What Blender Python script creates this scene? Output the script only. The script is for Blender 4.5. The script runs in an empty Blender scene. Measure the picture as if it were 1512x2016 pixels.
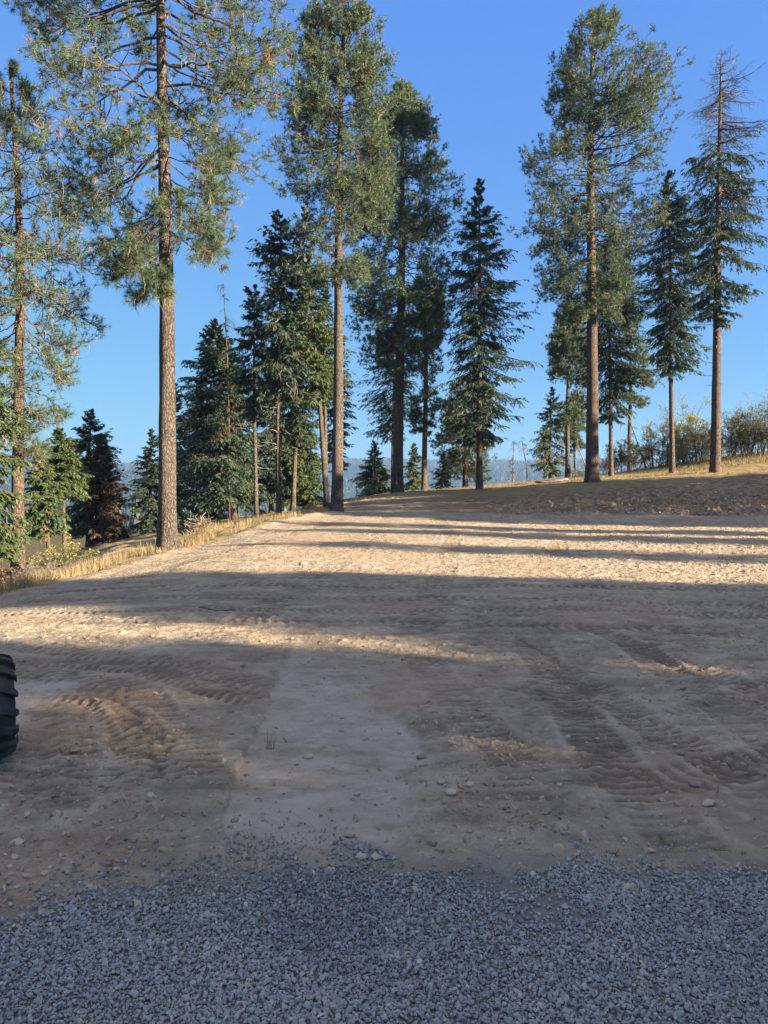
import bpy, math, random
import numpy as np
from math import radians as R

random.seed(7)
rng = np.random.default_rng(11)
sc = bpy.context.scene
COL = sc.collection
F = 1515.0; CX, CY = 756.0, 1008.0
CAMH = 1.6; PITCH = math.atan(68 / F)

# ---------------------------------------------------------------- camera
cam_d = bpy.data.cameras.new('camera'); cam = bpy.data.objects.new('camera', cam_d); COL.objects.link(cam)
cam_d.sensor_fit = 'VERTICAL'; cam_d.sensor_height = 36; cam_d.lens = 36 * F / 2016
cam_d.clip_start = 0.05; cam_d.clip_end = 20000
cam.location = (0, 0, CAMH); cam.rotation_euler = (math.pi / 2 - PITCH, 0, 0)
sc.camera = cam

def at(px, py, d):
    """the world point at forward distance d that the photograph shows at this pixel"""
    u = (px - CX) / F; v = (CY - py) / F
    cp, sp = math.cos(PITCH), math.sin(PITCH)
    y = cp + v * sp; z = -sp + v * cp
    s = d / y
    return np.array([u * s, d, CAMH + z * s])

# ---------------------------------------------------------------- sun and sky
SUN_AZ, SUN_EL = R(113), R(17)
sv = np.array([math.sin(SUN_AZ) * math.cos(SUN_EL), math.cos(SUN_AZ) * math.cos(SUN_EL), math.sin(SUN_EL)])
sl = bpy.data.lights.new('sun', 'SUN'); so = bpy.data.objects.new('sun', sl); COL.objects.link(so)
sl.energy = 5.0; sl.angle = R(0.5); sl.color = (1.0, 0.79, 0.54)
from mathutils import Vector
so.rotation_euler = Vector(sv).to_track_quat('Z', 'Y').to_euler()
w = bpy.data.worlds.new('World'); sc.world = w; w.use_nodes = True
nt = w.node_tree; nt.nodes.clear()
sky = nt.nodes.new('ShaderNodeTexSky'); sky.sky_type = 'NISHITA'; sky.sun_disc = False
sky.sun_elevation = SUN_EL; sky.sun_rotation = SUN_AZ
sky.altitude = 900; sky.air_density = 1.0; sky.dust_density = 0.0; sky.ozone_density = 3.0
bg = nt.nodes.new('ShaderNodeBackground'); bg.inputs[1].default_value = 0.06
wo = nt.nodes.new('ShaderNodeOutputWorld')
sep = nt.nodes.new('ShaderNodeSeparateColor'); cmb = nt.nodes.new('ShaderNodeCombineColor'); nt.links.new(sky.outputs[0], sep.inputs[0])
for i_, (g_, k_) in enumerate(((.49, .505), (.456, .995), (.074, 2.843))):   # tone of the phone camera on a clear sky
    pw_ = nt.nodes.new('ShaderNodeMath'); pw_.operation = 'POWER'; pw_.inputs[1].default_value = g_; nt.links.new(sep.outputs[i_], pw_.inputs[0])
    ml_ = nt.nodes.new('ShaderNodeMath'); ml_.operation = 'MULTIPLY'; ml_.inputs[1].default_value = k_; nt.links.new(pw_.outputs[0], ml_.inputs[0]); nt.links.new(ml_.outputs[0], cmb.inputs[i_])
# added fill: sky above the frame whitened and brightened to lift the shade
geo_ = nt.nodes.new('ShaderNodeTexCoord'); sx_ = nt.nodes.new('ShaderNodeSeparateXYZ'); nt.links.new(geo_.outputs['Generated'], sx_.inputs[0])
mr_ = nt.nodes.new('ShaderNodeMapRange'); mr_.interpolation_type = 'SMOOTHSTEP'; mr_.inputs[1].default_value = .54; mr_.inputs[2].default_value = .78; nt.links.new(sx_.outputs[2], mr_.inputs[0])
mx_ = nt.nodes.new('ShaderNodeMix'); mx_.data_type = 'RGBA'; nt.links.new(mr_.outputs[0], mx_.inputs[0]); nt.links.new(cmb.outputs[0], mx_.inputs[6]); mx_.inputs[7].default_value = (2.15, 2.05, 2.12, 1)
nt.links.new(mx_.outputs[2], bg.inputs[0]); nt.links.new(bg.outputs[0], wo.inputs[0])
sc.view_settings.view_transform = 'Standard'; sc.view_settings.look = 'None'
sc.view_settings.exposure = 2.25; sc.view_settings.gamma = 1
sc.cycles.max_bounces = 6; sc.cycles.diffuse_bounces = 3; sc.cycles.volume_bounces = 0
sc.cycles.transmission_bounces = 4; sc.cycles.glossy_bounces = 2
sc.cycles.caustics_reflective = False; sc.cycles.caustics_refractive = False

# ---------------------------------------------------------------- helpers
def prop(o, label=None, cat=None, group=None, kind=None):
    if label: o['label'] = label
    if cat: o['category'] = cat
    if group: o['group'] = group
    if kind: o['kind'] = kind
    return o

def empty(name, loc):
    o = bpy.data.objects.new(name, None); COL.objects.link(o); o.location = loc
    o.empty_display_size = .2
    return o

def mesh(name, V, faces, mats, parent=None, fmat=None, attrs=None, smooth=False, origin=None):
    """faces: list of integer arrays (n,k); mats: list; fmat: list of material index arrays like faces"""
    V = np.asarray(V, dtype=np.float32)
    if origin is not None: V = V - np.asarray(origin, dtype=np.float32)
    me = bpy.data.meshes.new(name)
    me.vertices.add(len(V)); me.vertices.foreach_set('co', V.ravel())
    loops = np.concatenate([f.ravel() for f in faces]).astype(np.int32)
    sizes = np.concatenate([np.full(len(f), f.shape[1], dtype=np.int32) for f in faces])
    starts = np.concatenate([[0], np.cumsum(sizes)[:-1]]).astype(np.int32)
    me.loops.add(len(loops)); me.loops.foreach_set('vertex_index', loops)
    me.polygons.add(len(sizes)); me.polygons.foreach_set('loop_start', starts)
    try: me.polygons.foreach_set('loop_total', sizes)
    except Exception: pass
    for m in mats: me.materials.append(m)
    if fmat is not None:
        me.polygons.foreach_set('material_index', np.concatenate(fmat).astype(np.int32))
    me.polygons.foreach_set('use_smooth', np.full(len(sizes), smooth, dtype=bool))
    me.update(calc_edges=True)
    if attrs:
        for k, (dom, a) in attrs.items():
            at_ = me.attributes.new(k, 'FLOAT', dom); at_.data.foreach_set('value', np.asarray(a, dtype=np.float32))
    o = bpy.data.objects.new(name, me); COL.objects.link(o)
    if parent is not None: o.parent = parent
    if origin is not None and parent is None: o.location = origin
    return o

def hsh(ix, iy, s):
    h = (ix.astype(np.int64) * 374761393 + iy.astype(np.int64) * 668265263 + s * 1442695041) & 0xffffffff
    h = ((h ^ (h >> 13)) * 1274126177) & 0xffffffff
    h = ((h ^ (h >> 16)) * 2246822519) & 0xffffffff
    return ((h ^ (h >> 15)) & 0xffffff) / float(0xffffff)

def noise(x, y, s=0):
    x0 = np.floor(x); y0 = np.floor(y); fx = x - x0; fy = y - y0
    fx = fx * fx * fx * (fx * (fx * 6 - 15) + 10); fy = fy * fy * fy * (fy * (fy * 6 - 15) + 10)
    a = hsh(x0, y0, s); b = hsh(x0 + 1, y0, s); c = hsh(x0, y0 + 1, s); d = hsh(x0 + 1, y0 + 1, s)
    return ((a * (1 - fx) + b * fx) * (1 - fy) + (c * (1 - fx) + d * fx) * fy) * 2 - 1

def fbm(x, y, f, o=4, s=0, gain=.5):
    r = 0; a = 1.0
    for i in range(o):
        ca, sa = math.cos(i * 1.3 + s), math.sin(i * 1.3 + s)
        r = r + a * noise((x * ca - y * sa) * f + 13.7 * i, (x * sa + y * ca) * f - 7.1 * i, s + i); f *= 2.03; a *= gain
    return r

def ss(a, b, x):
    t = np.clip((x - a) / (b - a), 0, 1); return t * t * (3 - 2 * t)

# ---------------------------------------------------------------- terrain height
CP = [(0,0,0),(0,3,0),(-3,3,0),(3,3,0),(-3,-4,0),(4,-4,0),(0,8,0),(4,8,.0),(-3,8,0),(9,8,.03),(0,15,0),(5,15,.03),(12,12,.1),
      (0,22,.06),(8,22,.05),(12,22,.1),(0,28,.13),(8,27,.08),(-3.8,12,-.06),(-5.0,12,-.16),(-6.0,12,-.27),(-5.1,19,-.2),(-3.5,19,-.06),(-4.2,25,.02),(-2.6,25,.06),
      (-2.3,31,.16),(-5.2,8,-.15),(-6.8,8,-.45),(-9,8,-1.6),(-7.6,12,-.75),(-9,18.5,-1.1),(-6.3,20,-.55),(-12,17,-2.2),(-15,38,-1.9),(-10,30,-1.1),(-6.5,25,-.45),
      (-5.4,32,-.26),(-4.5,33,-.22),(-7,36,-.5),(-3.6,40,.05),(-2.1,42,.35),(.8,42,.77),(5.5,44,1.02),(10.8,40,1.47),(16.1,43,1.88),
      (22,44,2.85),(13.5,27,.17),(6.6,29,.16),(.5,32,.2),(18,36,1.75),(13,34,1.1),(7,36,.75),(20,27,.35),(28,30,1.4),(30,44,3.6),(24,50,3.1),
      (0,52,.1),(0,62,-1.6),(8,54,1.0),(12.4,58,1.1),(14,66,.7),(-8,50,-1.4),(-8,62,-3),(-20,50,-4),(-20,25,-4.2),(-18,10,-4.2),(-28,35,-6.5),(20,60,2.2),(30,62,3.6),
      (-14,0,-3.2),(-14,-12,-3),(-5,-12,0),(8,-14,.2),(25,-15,.6),(25,0,.4),(18,12,.2),(40,10,1.2),(40,-20,1),(40,40,4),(0,-30,.2)]
CP = np.array(CP, dtype=float)
def _U(r2): return np.where(r2 > 1e-9, r2 * np.log(np.maximum(r2, 1e-9)), 0)
_n = len(CP); _K = _U(((CP[:, None, :2] - CP[None, :, :2]) ** 2).sum(-1)) + np.eye(_n) * .8
_P = np.c_[np.ones(_n), CP[:, :2]]
_A = np.zeros((_n + 3, _n + 3)); _A[:_n, :_n] = _K; _A[:_n, _n:] = _P; _A[_n:, :_n] = _P.T
_W = np.linalg.solve(_A, np.r_[CP[:, 2], 0, 0, 0])

def tps(x, y):
    out = np.empty(len(x))
    for i in range(0, len(x), 60000):
        a, b = x[i:i+60000], y[i:i+60000]
        r2 = (a[:, None] - CP[None, :, 0]) ** 2 + (b[:, None] - CP[None, :, 1]) ** 2
        out[i:i+60000] = _U(r2) @ _W[:_n] + _W[_n] + _W[_n+1] * a + _W[_n+2] * b
    return out

def far_z(x, y):
    r = np.hypot(x, y); az = np.degrees(np.arctan2(x, y))
    front = ss(70, 32, np.abs(az + 25)) * 1.0
    left = ss(-30, -60, az) * ss(-170, -120, az)
    v = np.clip(front + left, 0, 1)
    z = v * (-6 - 85 * ss(60, 900, r)) + (1 - v) * (1.5 - 60 * ss(250, 1200, r))
    rid = 3400 + 160 * np.sin(az * .11) + 60 * np.sin(az * .4 + 1)
    h1 = 150 + 9 * np.sin(az * .16 + .5) + 6 * np.sin(az * .53 + 2) + 3.0 * np.sin(az * 1.7)
    z = z + h1 * ss(rid - 2300, rid, r)
    z = z + 26 * np.exp(-((r - 640 - 6 * az) / 130.) ** 2) * ss(-40, 10, az) * ss(60, 25, az) * .35
    z = z + 10 * fbm(x, y, 1 / 420., 4, 5) * ss(300, 1200, r)
    return z

def H(x, y):
    x = np.atleast_1d(np.asarray(x, float)); y = np.atleast_1d(np.asarray(y, float))
    r = np.hypot(x, y); b = ss(58, 125, r)
    xn = np.clip(x, -90, 90); yn = np.clip(y, -90, 90)
    z = np.zeros(len(x)); m = b < 1
    if m.any(): z[m] = tps(xn[m], yn[m]) * (1 - b[m])
    m = b > 0
    if m.any(): z[m] += far_z(x[m], y[m]) * b[m]
    return z
def H1(x, y): return float(H([x], [y])[0])

# crest of the pad on its left side: x as a function of y
def crest_x(y): return np.interp(y, [-20, 0, 8, 12, 19, 25, 31, 36, 42], [-7.5, -7, -6.3, -6.0, -5.15, -4.2, -2.4, -2.0, -1.5])
def bank_y(x): return np.interp(x, [-4, 0, 6, 14, 30], [33.5, 32, 29.3, 27.6, 27])

def pix(x, y, z):
    cp, sp = math.cos(PITCH), math.sin(PITCH)
    dz = z - CAMH; dep = y * cp - dz * sp; up = y * sp + dz * cp
    dep = np.maximum(dep, .05)
    return CX + F * x / dep, CY - F * up / dep

def inside(px, py, poly, soft=0):
    """signed softness mask of a polygon given on the ground plane"""
    poly = np.asarray(poly, float); n = len(poly); c = np.zeros(len(px), bool); dmin = np.full(len(px), 1e9)
    for i in range(n):
        x1, y1 = poly[i]; x2, y2 = poly[(i + 1) % n]
        cond = ((y1 > py) != (y2 > py)) & (px < (x2 - x1) * (py - y1) / (y2 - y1 + 1e-12) + x1)
        c ^= cond
        dx, dy = x2 - x1, y2 - y1
        t = np.clip(((px - x1) * dx + (py - y1) * dy) / (dx * dx + dy * dy + 1e-12), 0, 1)
        dmin = np.minimum(dmin, np.hypot(px - x1 - t * dx, py - y1 - t * dy))
    s = np.where(c, dmin, -dmin)
    return ss(-soft, soft, s) if soft else s

def gp(px, py):
    """pixel to flat pad point"""
    d = CAMH / max(1e-4, (py - 940) / F) ; p = at(px, py, d)
    return p[0], p[1]
PALE = [gp(*p) for p in [(585,1262),(800,1265),(800,1330),(790,1420),(850,1500),(830,1590),(720,1680),(560,1690),(430,1640),(455,1540),(515,1420),(548,1330)]]
PALE2 = [gp(*p) for p in [(-300,1340),(60,1350),(150,1358),(60,1430),(-20,1490),(-500,1560)]]

def gravel_edge(x):   # y at which the gravel ends
    return np.interp(x, [-6, -2.2, -1.7, -1.1, -.55, 0, .5, 1.0, 1.6, 2.2, 6], [2.2, 2.36, 2.5, 2.78, 3.0, 3.14, 3.12, 3.05, 3.0, 3.0, 2.9])

def track(x, y, pts, width, pitch, depth, skew=0.0):
    """ladder of lug prints along a path on the ground; returns height"""
    pts = np.asarray(pts, float); h = np.zeros(len(x)); s0 = 0
    for i in range(len(pts) - 1):
        a, b = pts[i], pts[i+1]; L = np.hypot(*(b - a)); u = (b - a) / L; nrm = np.array([-u[1], u[0]])
        s = (x - a[0]) * u[0] + (y - a[1]) * u[1]; v = (x - a[0]) * nrm[0] + (y - a[1]) * nrm[1]
        v = v + .04 * noise(s * 2, s * 0 + 5, 9)
        m = ((s >= 0) & (s < L))
        across = ss(width / 2 + .03, width / 2 - .03, np.abs(v))
        ph = (s + s0 + np.abs(v) * skew + .015 * noise(x * 4, y * 4, 3)) / pitch * 2 * math.pi
        lug = np.tanh(2.2 * np.sin(ph)) * .5
        edge = np.exp(-((np.abs(v) - width / 2 - .03) / .035) ** 2) * .35 * (.5 + noise(s * 1.5, s * 0 + 2, 5))
        h = h + np.where(m, across * (lug - .55) + edge, 0) * depth
        s0 += L
    return h

TRACKS = [([(-7,7.3),(-3.9,6.9),(-2.0,6.2),(-.9,5.3)], .3, .085, .016, -.5),
          ([(-6,6.5),(-3.3,6.0),(-2.0,5.35),(-1.45,4.6),(-1.3,3.9)], .3, .085, .018, -.5),
          ([(-6,5.6),(-3.3,5.3),(-2.4,4.7),(-2.05,4.0),(-1.95,3.4)], .3, .085, .014, -.5),
          ([(-7,9.4),(-2,9.2),(2,9.3),(7,8.2)], .34, .1, .014, -.4),
          ([(-6,11.6),(-2,11.4),(3,11.2),(9,10.2)], .4, .13, .016, -.3),
          ([(1.2,7.6),(1.55,5.8),(1.75,4.6),(1.95,3.7)], .3, .085, .016, .3),
          ([(2.2,8.2),(2.6,6.2),(3.0,5.0),(3.6,4.0)], .3, .085, .016, .3),
          ([gp(1040,1255), gp(1120,1400), gp(1240,1560), gp(1370,1690)], .34, .085, .02, .15),
          ([gp(1240,1270), gp(1420,1400), gp(1640,1560)], .34, .085, .022, .15),
          ([gp(820,1290), gp(905,1400), gp(985,1480), gp(1080,1590)], .32, .085, .012, .15),
          ([(-7,7.8),(-3.6,7.3),(-1.6,6.3),(-.4,5.2)], .36, .1, .013, -.4),
          ([(-6,6.9),(-3.2,6.4),(-1.9,5.6),(-1.3,4.6),(-1.0,4.0)], .38, .1, .016, -.4),
          ([(-6,6.1),(-3.4,5.7),(-2.2,5.0),(-1.75,4.2),(-1.6,3.6)], .36, .1, .013, -.4),
          ([(-6,8.8),(-3,8.5),(0,8.6),(3,8.0),(6,6.6)], .4, .12, .010, -.3),
          ([(-6,10.6),(-2,10.2),(2,10.2),(6,9.0)], .4, .12, .014, -.3),
          ([(-1.6,8),(-1.0,13),(-.2,20),(.2,30)], .45, .16, .011, .5),
          ([(.4,8),(1.0,13),(1.8,20),(2.0,30)], .45, .16, .011, .5),
          ([(3.0,11),(3.6,16),(5.0,22),(7,27)], .45, .16, .013, .5),
          ([(-4.4,12),(-3.6,17),(-2.4,23),(-.8,30)], .45, .16, .018, .5),
          ([(2,5.0),(4,6.6),(9,9.5)], .36, .1, .016, -.3),
          ([(1.4,3.9),(3,4.7),(6,6)], .36, .1, .016, -.3)]

def fine(x, y):
    """small relief of the ground: clods, ruts, lug prints"""
    r = np.hypot(x, y); fade = ss(60, 35, r)
    crest = ss(crest_x(y) - .3, crest_x(y) + .5, x)
    bank = ss(bank_y(x) - .4, bank_y(x) + .6, y)
    dirt = crest * (1 - bank)
    gr = ss(.30, -.3, y - gravel_edge(x) - .12 * fbm(x, y, 3, 3, 21)) * (np.abs(x) < 7) * (y > 0)
    yy = np.maximum(y, .5); U = CX + F * x / yy; Vv = 940 + F * CAMH / yy
    le = np.interp(Vv, [1262, 1330, 1420, 1540, 1640, 1690], [585, 548, 515, 455, 430, 430]); re_ = np.interp(Vv, [1262, 1330, 1420, 1500, 1590, 1680], [790, 770, 790, 830, 830, 730])
    n1 = fbm(x, y, 2.2, 4, 31, .6); n2 = fbm(x, y, 7, 3, 33, .6)
    pale = ss(-3, 5, U - le + 6 * n2) * ss(15, -75, U - re_ + 75 * n1 + 20 * n2) * ss(1250, 1345, Vv + 35 * n1) * ss(1735, 1600, Vv + 45 * n1) * (y > .8)
    pale2 = inside(x + .1 * n1, y + .1 * n2, PALE2, .12)
    pm = np.clip(pale + pale2, 0, 1)
    rough = dirt * (1 - .8 * pm) * (1 - gr)
    z = .022 * fbm(x, y, .35, 3, 1) * fade
    clod = np.maximum(fbm(x, y, 5.5, 4, 2, .6) - .12, 0)
    stony = .35 + .65 * ss(1.0, 5.5, x - .05 * y) + .5 * ss(-.5, -2.0, x) * ss(5.2, 4.4, y)
    crisp = np.maximum(fbm(x, y, 13, 3, 92, .6) - .18, 0)
    z = z + .016 * clod * rough * stony + .011 * crisp * rough * (.4 + stony) + .006 * fbm(x, y, 9, 3, 4, .6) * rough + .0025 * fbm(x, y, 28, 2, 6) * rough
    t = np.zeros(len(x)); near = (r < 32) & (y > 0)
    for p in TRACKS: t[near] += track(x[near], y[near], *p)
    patch = .55 + .45 * np.clip(fbm(x, y, 1.1, 2, 12) * 1.6, -1, 1)
    z = z + t * rough * patch * 1.25
    wx = x + .25 * fbm(x, y, 1.2, 2, 43); wy = y + .12 * fbm(x, y, 2, 2, 44) - .12 * x * ss(.5, -1, x)
    rip = np.abs(noise(wx * 2.6, wy * 11, 45)) ** .8 + .5 * noise(wx * 5, wy * 19, 46)
    ra = np.clip(ss(-.2, .5, fbm(x, y, .8, 2, 47)) + .6 * ss(-.3, -1.5, x) * ss(8.5, 6.5, y), 0, 1) * ss(22, 8, y) * ss(3.2, 3.9, y)
    z = z + rip * ra * rough * .012
    global SHADE_MOTTLE
    SHADE_MOTTLE = (.4 * clod * rough * stony + .5 * crisp * rough + t * rough * patch * 45 + .45 * np.clip(t * 60, -1, 1) * rough + rip * ra * rough * .7 - .35 * ra * rough + .35 * fbm(x, y, 4.2, 5, 48, .7) + .28 * fbm(x * .5, y * 3., 2.2, 4, 49, .6))  # soil tone: random mottling plus painted shading of clods, ripples and lug prints
    z = z - .022 * pale * (1 - gr) + .006 * fbm(x, y, 6, 5, 8, .65) * pm
    # broken, cloddy bank at the back and to the right
    z = z + bank * fade * (.19 * np.maximum(fbm(x, y, 1.3, 5, 14, .68), -.3) * ss(3, 9, x) * ss(bank_y(x) + 9, bank_y(x) + 1, y) + .03 * fbm(x, y, 1.6, 4, 15))
    z = z + (1 - crest) * .08 * fbm(x, y, .8, 4, 16) * fade
    z = z - gr * .006
    z = z + .09 * np.exp(-((x - crest_x(y) - .25) / .35) ** 2) * ss(0, 6, y) * ss(36, 30, y) * (0.6 + .5 * fbm(x, y, .5, 2, 17))
    return z, gr, pm, crest, bank
def G(x, y):
    x = np.atleast_1d(np.asarray(x, float)); y = np.atleast_1d(np.asarray(y, float))
    return H(x, y) + fine(x, y)[0]

# ---------------------------------------------------------------- node helpers
def new_mat(name):
    m = bpy.data.materials.new(name); m.use_nodes = True; n = m.node_tree; n.nodes.clear()
    o = n.nodes.new('ShaderNodeOutputMaterial'); b = n.nodes.new('ShaderNodeBsdfPrincipled')
    n.links.new(b.outputs[0], o.inputs[0]); b.inputs['Roughness'].default_value = .9
    b.inputs['Specular IOR Level'].default_value = .15
    return m, n, b, o
def N(n, t, **kw):
    a = n.nodes.new(t)
    for k, v in kw.items(): setattr(a, k, v)
    return a
def attr(n, name): a = N(n, 'ShaderNodeAttribute'); a.attribute_name = name; return a.outputs['Fac']
def mixc(n, f, a, b, mode='MIX'):
    m = N(n, 'ShaderNodeMix', data_type='RGBA', blend_type=mode)
    for s, v in ((0, f), (6, a), (7, b)):
        if isinstance(v, (int, float)): m.inputs[s].default_value = v
        elif isinstance(v, tuple): m.inputs[s].default_value = (*v, 1)
        else: n.links.new(v, m.inputs[s])
    return m.outputs[2]
def tex(n, scale, detail=6, rough=.6, coord=None, kind='NOISE', dist=0.0):
    if kind == 'NOISE':
        t = N(n, 'ShaderNodeTexNoise'); t.inputs['Detail'].default_value = detail; t.inputs['Roughness'].default_value = rough
        t.inputs['Distortion'].default_value = dist
    else:
        t = N(n, 'ShaderNodeTexVoronoi'); t.feature = kind
    t.inputs['Scale'].default_value = scale
    if coord is not None: n.links.new(coord, t.inputs['Vector'])
    return t.outputs['Fac'] if kind == 'NOISE' else t.outputs['Distance']
def ramp(n, f, *st):
    r = N(n, 'ShaderNodeValToRGB'); n.links.new(f, r.inputs[0]); e = r.color_ramp.elements
    while len(e) < len(st): e.new(.5)
    for i, (p, c) in enumerate(st):
        e[i].position = p; e[i].color = (*c, 1) if isinstance(c, tuple) else (c, c, c, 1)
    return r.outputs[0]
def bump(n, b, h, strength, dist):
    k = N(n, 'ShaderNodeBump'); k.inputs['Strength'].default_value = strength; k.inputs['Distance'].default_value = dist
    n.links.new(h, k.inputs['Height']); n.links.new(k.outputs[0], b.inputs['Normal']); return k
def objco(n): return N(n, 'ShaderNodeTexCoord').outputs['Object']
def scaled(n, co, s):
    m = N(n, 'ShaderNodeMapping'); m.inputs['Scale'].default_value = s; n.links.new(co, m.inputs[0]); return m.outputs[0]

# ground material
gm, n, b, o = new_mat('ground')
co = objco(n)
big = tex(n, .45, 5, .6, co); mid = tex(n, 3.2, 6, .65, co); fin = tex(n, 26, 6, .7, co); gra = tex(n, 110, 3, .6, co)
dirt = mixc(n, ramp(n, big, (.35, 0.), (.65, 1.)), (.36, .305, .226), (.425, .362, .278))
dirt = mixc(n, ramp(n, mid, (.42, 0.), (.72, 1.)), dirt, (.30, .243, .178))
dirt = mixc(n, ramp(n, fin, (.48, 0.), (.75, .55)), dirt, (.25, .175, .115))
dirt = mixc(n, ramp(n, gra, (.62, 0.), (.78, .55)), dirt, (.60, .48, .34))
pale = mixc(n, ramp(n, mid, (.35, 0.), (.7, 1.)), (.46, .395, .315), (.58, .51, .425))
pale = mixc(n, ramp(n, fin, (.5, 0.), (.75, .45)), pale, (.25, .205, .17))
dirt = mixc(n, 1.0, dirt, ramp(n, attr(n, 'shade_mottle'), (0, (.56, .55, .55)), (.5, (.98, .98, .98)), (1, (1.36, 1.38, 1.42))), 'MULTIPLY')  # relief shading painted into the dirt: hollows darker, raised bits lighter, plus mottling
c = mixc(n, attr(n, 'pale'), dirt, pale)
c = mixc(n, attr(n, 'red'), c, (.43, .29, .20))
gravb = mixc(n, ramp(n, fin, (.4, 0.), (.65, 1.)), (.19, .185, .18), (.28, .27, .26))
c = mixc(n, attr(n, 'gravel'), c, gravb)
bankc = mixc(n, ramp(n, mid, (.4, 0.), (.62, 1.)), (.20, .135, .09), (.40, .29, .18))
bankc = mixc(n, ramp(n, fin, (.5, 0.), (.7, .7)), bankc, (.13, .085, .06))
c = mixc(n, attr(n, 'bank'), c, bankc)
straw = mixc(n, ramp(n, fin, (.4, 0.), (.65, 1.)), (.27, .20, .10), (.46, .36, .18))
c = mixc(n, attr(n, 'straw'), c, straw)
c = mixc(n, attr(n, 'wood'), c, mixc(n, ramp(n, mid, (.4, 0.), (.6, 1.)), (.05, .055, .025), (.15, .12, .06)))
n.links.new(c, b.inputs['Base Color']); b.inputs['Roughness'].default_value = .95
ad = N(n, 'ShaderNodeMath', operation='ADD'); n.links.new(fin, ad.inputs[0])
m2 = N(n, 'ShaderNodeMath', operation='MULTIPLY'); m2.inputs[1].default_value = .35; n.links.new(gra, m2.inputs[0]); n.links.new(m2.outputs[0], ad.inputs[1])
bump(n, b, ad.outputs[0], 1.0, .024)

# ground sheet: a fan of rings, fine in front of the viewer
azs = np.radians(np.concatenate([np.linspace(-180, -42, 70)[:-1], np.linspace(-42, -30, 60)[:-1], np.linspace(-30, 30, 1000)[:-1], np.linspace(30, 42, 60)[:-1], np.linspace(42, 180, 70)]))
rs = np.concatenate([[.02, .5, 1.0], np.geomspace(1.5, 48, 1150), np.geomspace(49, 800, 70)])
AZ, RR = np.meshgrid(azs, rs)
gx = (RR * np.sin(AZ)).ravel(); gy = (RR * np.cos(AZ)).ravel()
fz, gr_, pm_, cr_, bk_ = fine(gx, gy); shade_mottle_ = np.clip(.5 + .55 * SHADE_MOTTLE, 0, 1)
gz = H(gx, gy) + fz
def grid_faces(nr, nc, k0=0):
    i = np.arange(nr - 1)[:, None] * nc + np.arange(nc - 1)[None, :] + k0
    return np.stack([i, i + 1, i + nc + 1, i + nc], -1).reshape(-1, 4)
gf = grid_faces(len(rs), len(azs))[:, ::-1]
rr = np.hypot(gx, gy)
top = bk_ * ss(bank_y(gx) + 5.5, bank_y(gx) + 9.5, gy - .12 * gx + .8 * fbm(gx, gy, .5, 3, 41)) * ss(0, 6, gx + 2)
straw_ = np.clip(ss(.15, -.35, gx - crest_x(gy)) * ss(-13, -8, gx) + top * .8, 0, 1) * ss(90, 60, rr)
wood_ = np.clip(ss(-9, -14, gx) + ss(56, 80, rr), 0, 1)
bank_ = bk_ * np.clip(.25 + .75 * ss(-1, 5, gx), 0, 1)
red_ = np.clip(ss(.15, .75, fbm(gx, gy, .8, 3, 51)) * .55 + .5 * inside(gx, gy, [gp(-20,1700), gp(330,1670), gp(300,1720), gp(-20,1790)], .08) + .5 * inside(gx, gy, [gp(-100,1880), gp(40,1800), gp(30,1760), gp(-100,1800)], .06), 0, .8) * (1 - pm_ * .9) * .6
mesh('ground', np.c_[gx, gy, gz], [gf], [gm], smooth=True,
     attrs={'shade_mottle': ('POINT', shade_mottle_), 'gravel': ('POINT', gr_), 'pale': ('POINT', np.clip(pm_ * (.78 + .4 * fbm(gx, gy, 2.2, 4, 61, .6) + .4 * fbm(gx * .7, gy * 1.8, 7, 4, 66, .65)) + .22 * ss(.1, .6, fbm(gx, gy, .9, 3, 63)), 0, 1)), 'bank': ('POINT', bank_), 'straw': ('POINT', straw_), 'wood': ('POINT', wood_), 'red': ('POINT', red_)})['kind'] = 'structure'

# far hills
hm, n, b, o = new_mat('forested_hills')
co = objco(n); t = tex(n, .008, 6, .7, co); t2 = tex(n, .05, 4, .7, co)
c = mixc(n, ramp(n, t, (.5, 0.), (.62, .55)), (.018, .034, .024), (.07, .07, .045))
c = mixc(n, ramp(n, t2, (.45, 0.), (.6, .5)), c, (.018, .03, .016))
n.links.new(c, b.inputs['Base Color']); b.inputs['Roughness'].default_value = 1
haz = np.radians(np.linspace(-75, 75, 420)); hr = np.geomspace(796, 4200, 170)
A2, R2 = np.meshgrid(haz, hr); hx = (R2 * np.sin(A2)).ravel(); hy = (R2 * np.cos(A2)).ravel()
mesh('hills', np.c_[hx, hy, H(hx, hy) - .3], [grid_faces(len(hr), len(haz))[:, ::-1]], [hm], smooth=True)['kind'] = 'structure'

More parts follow.
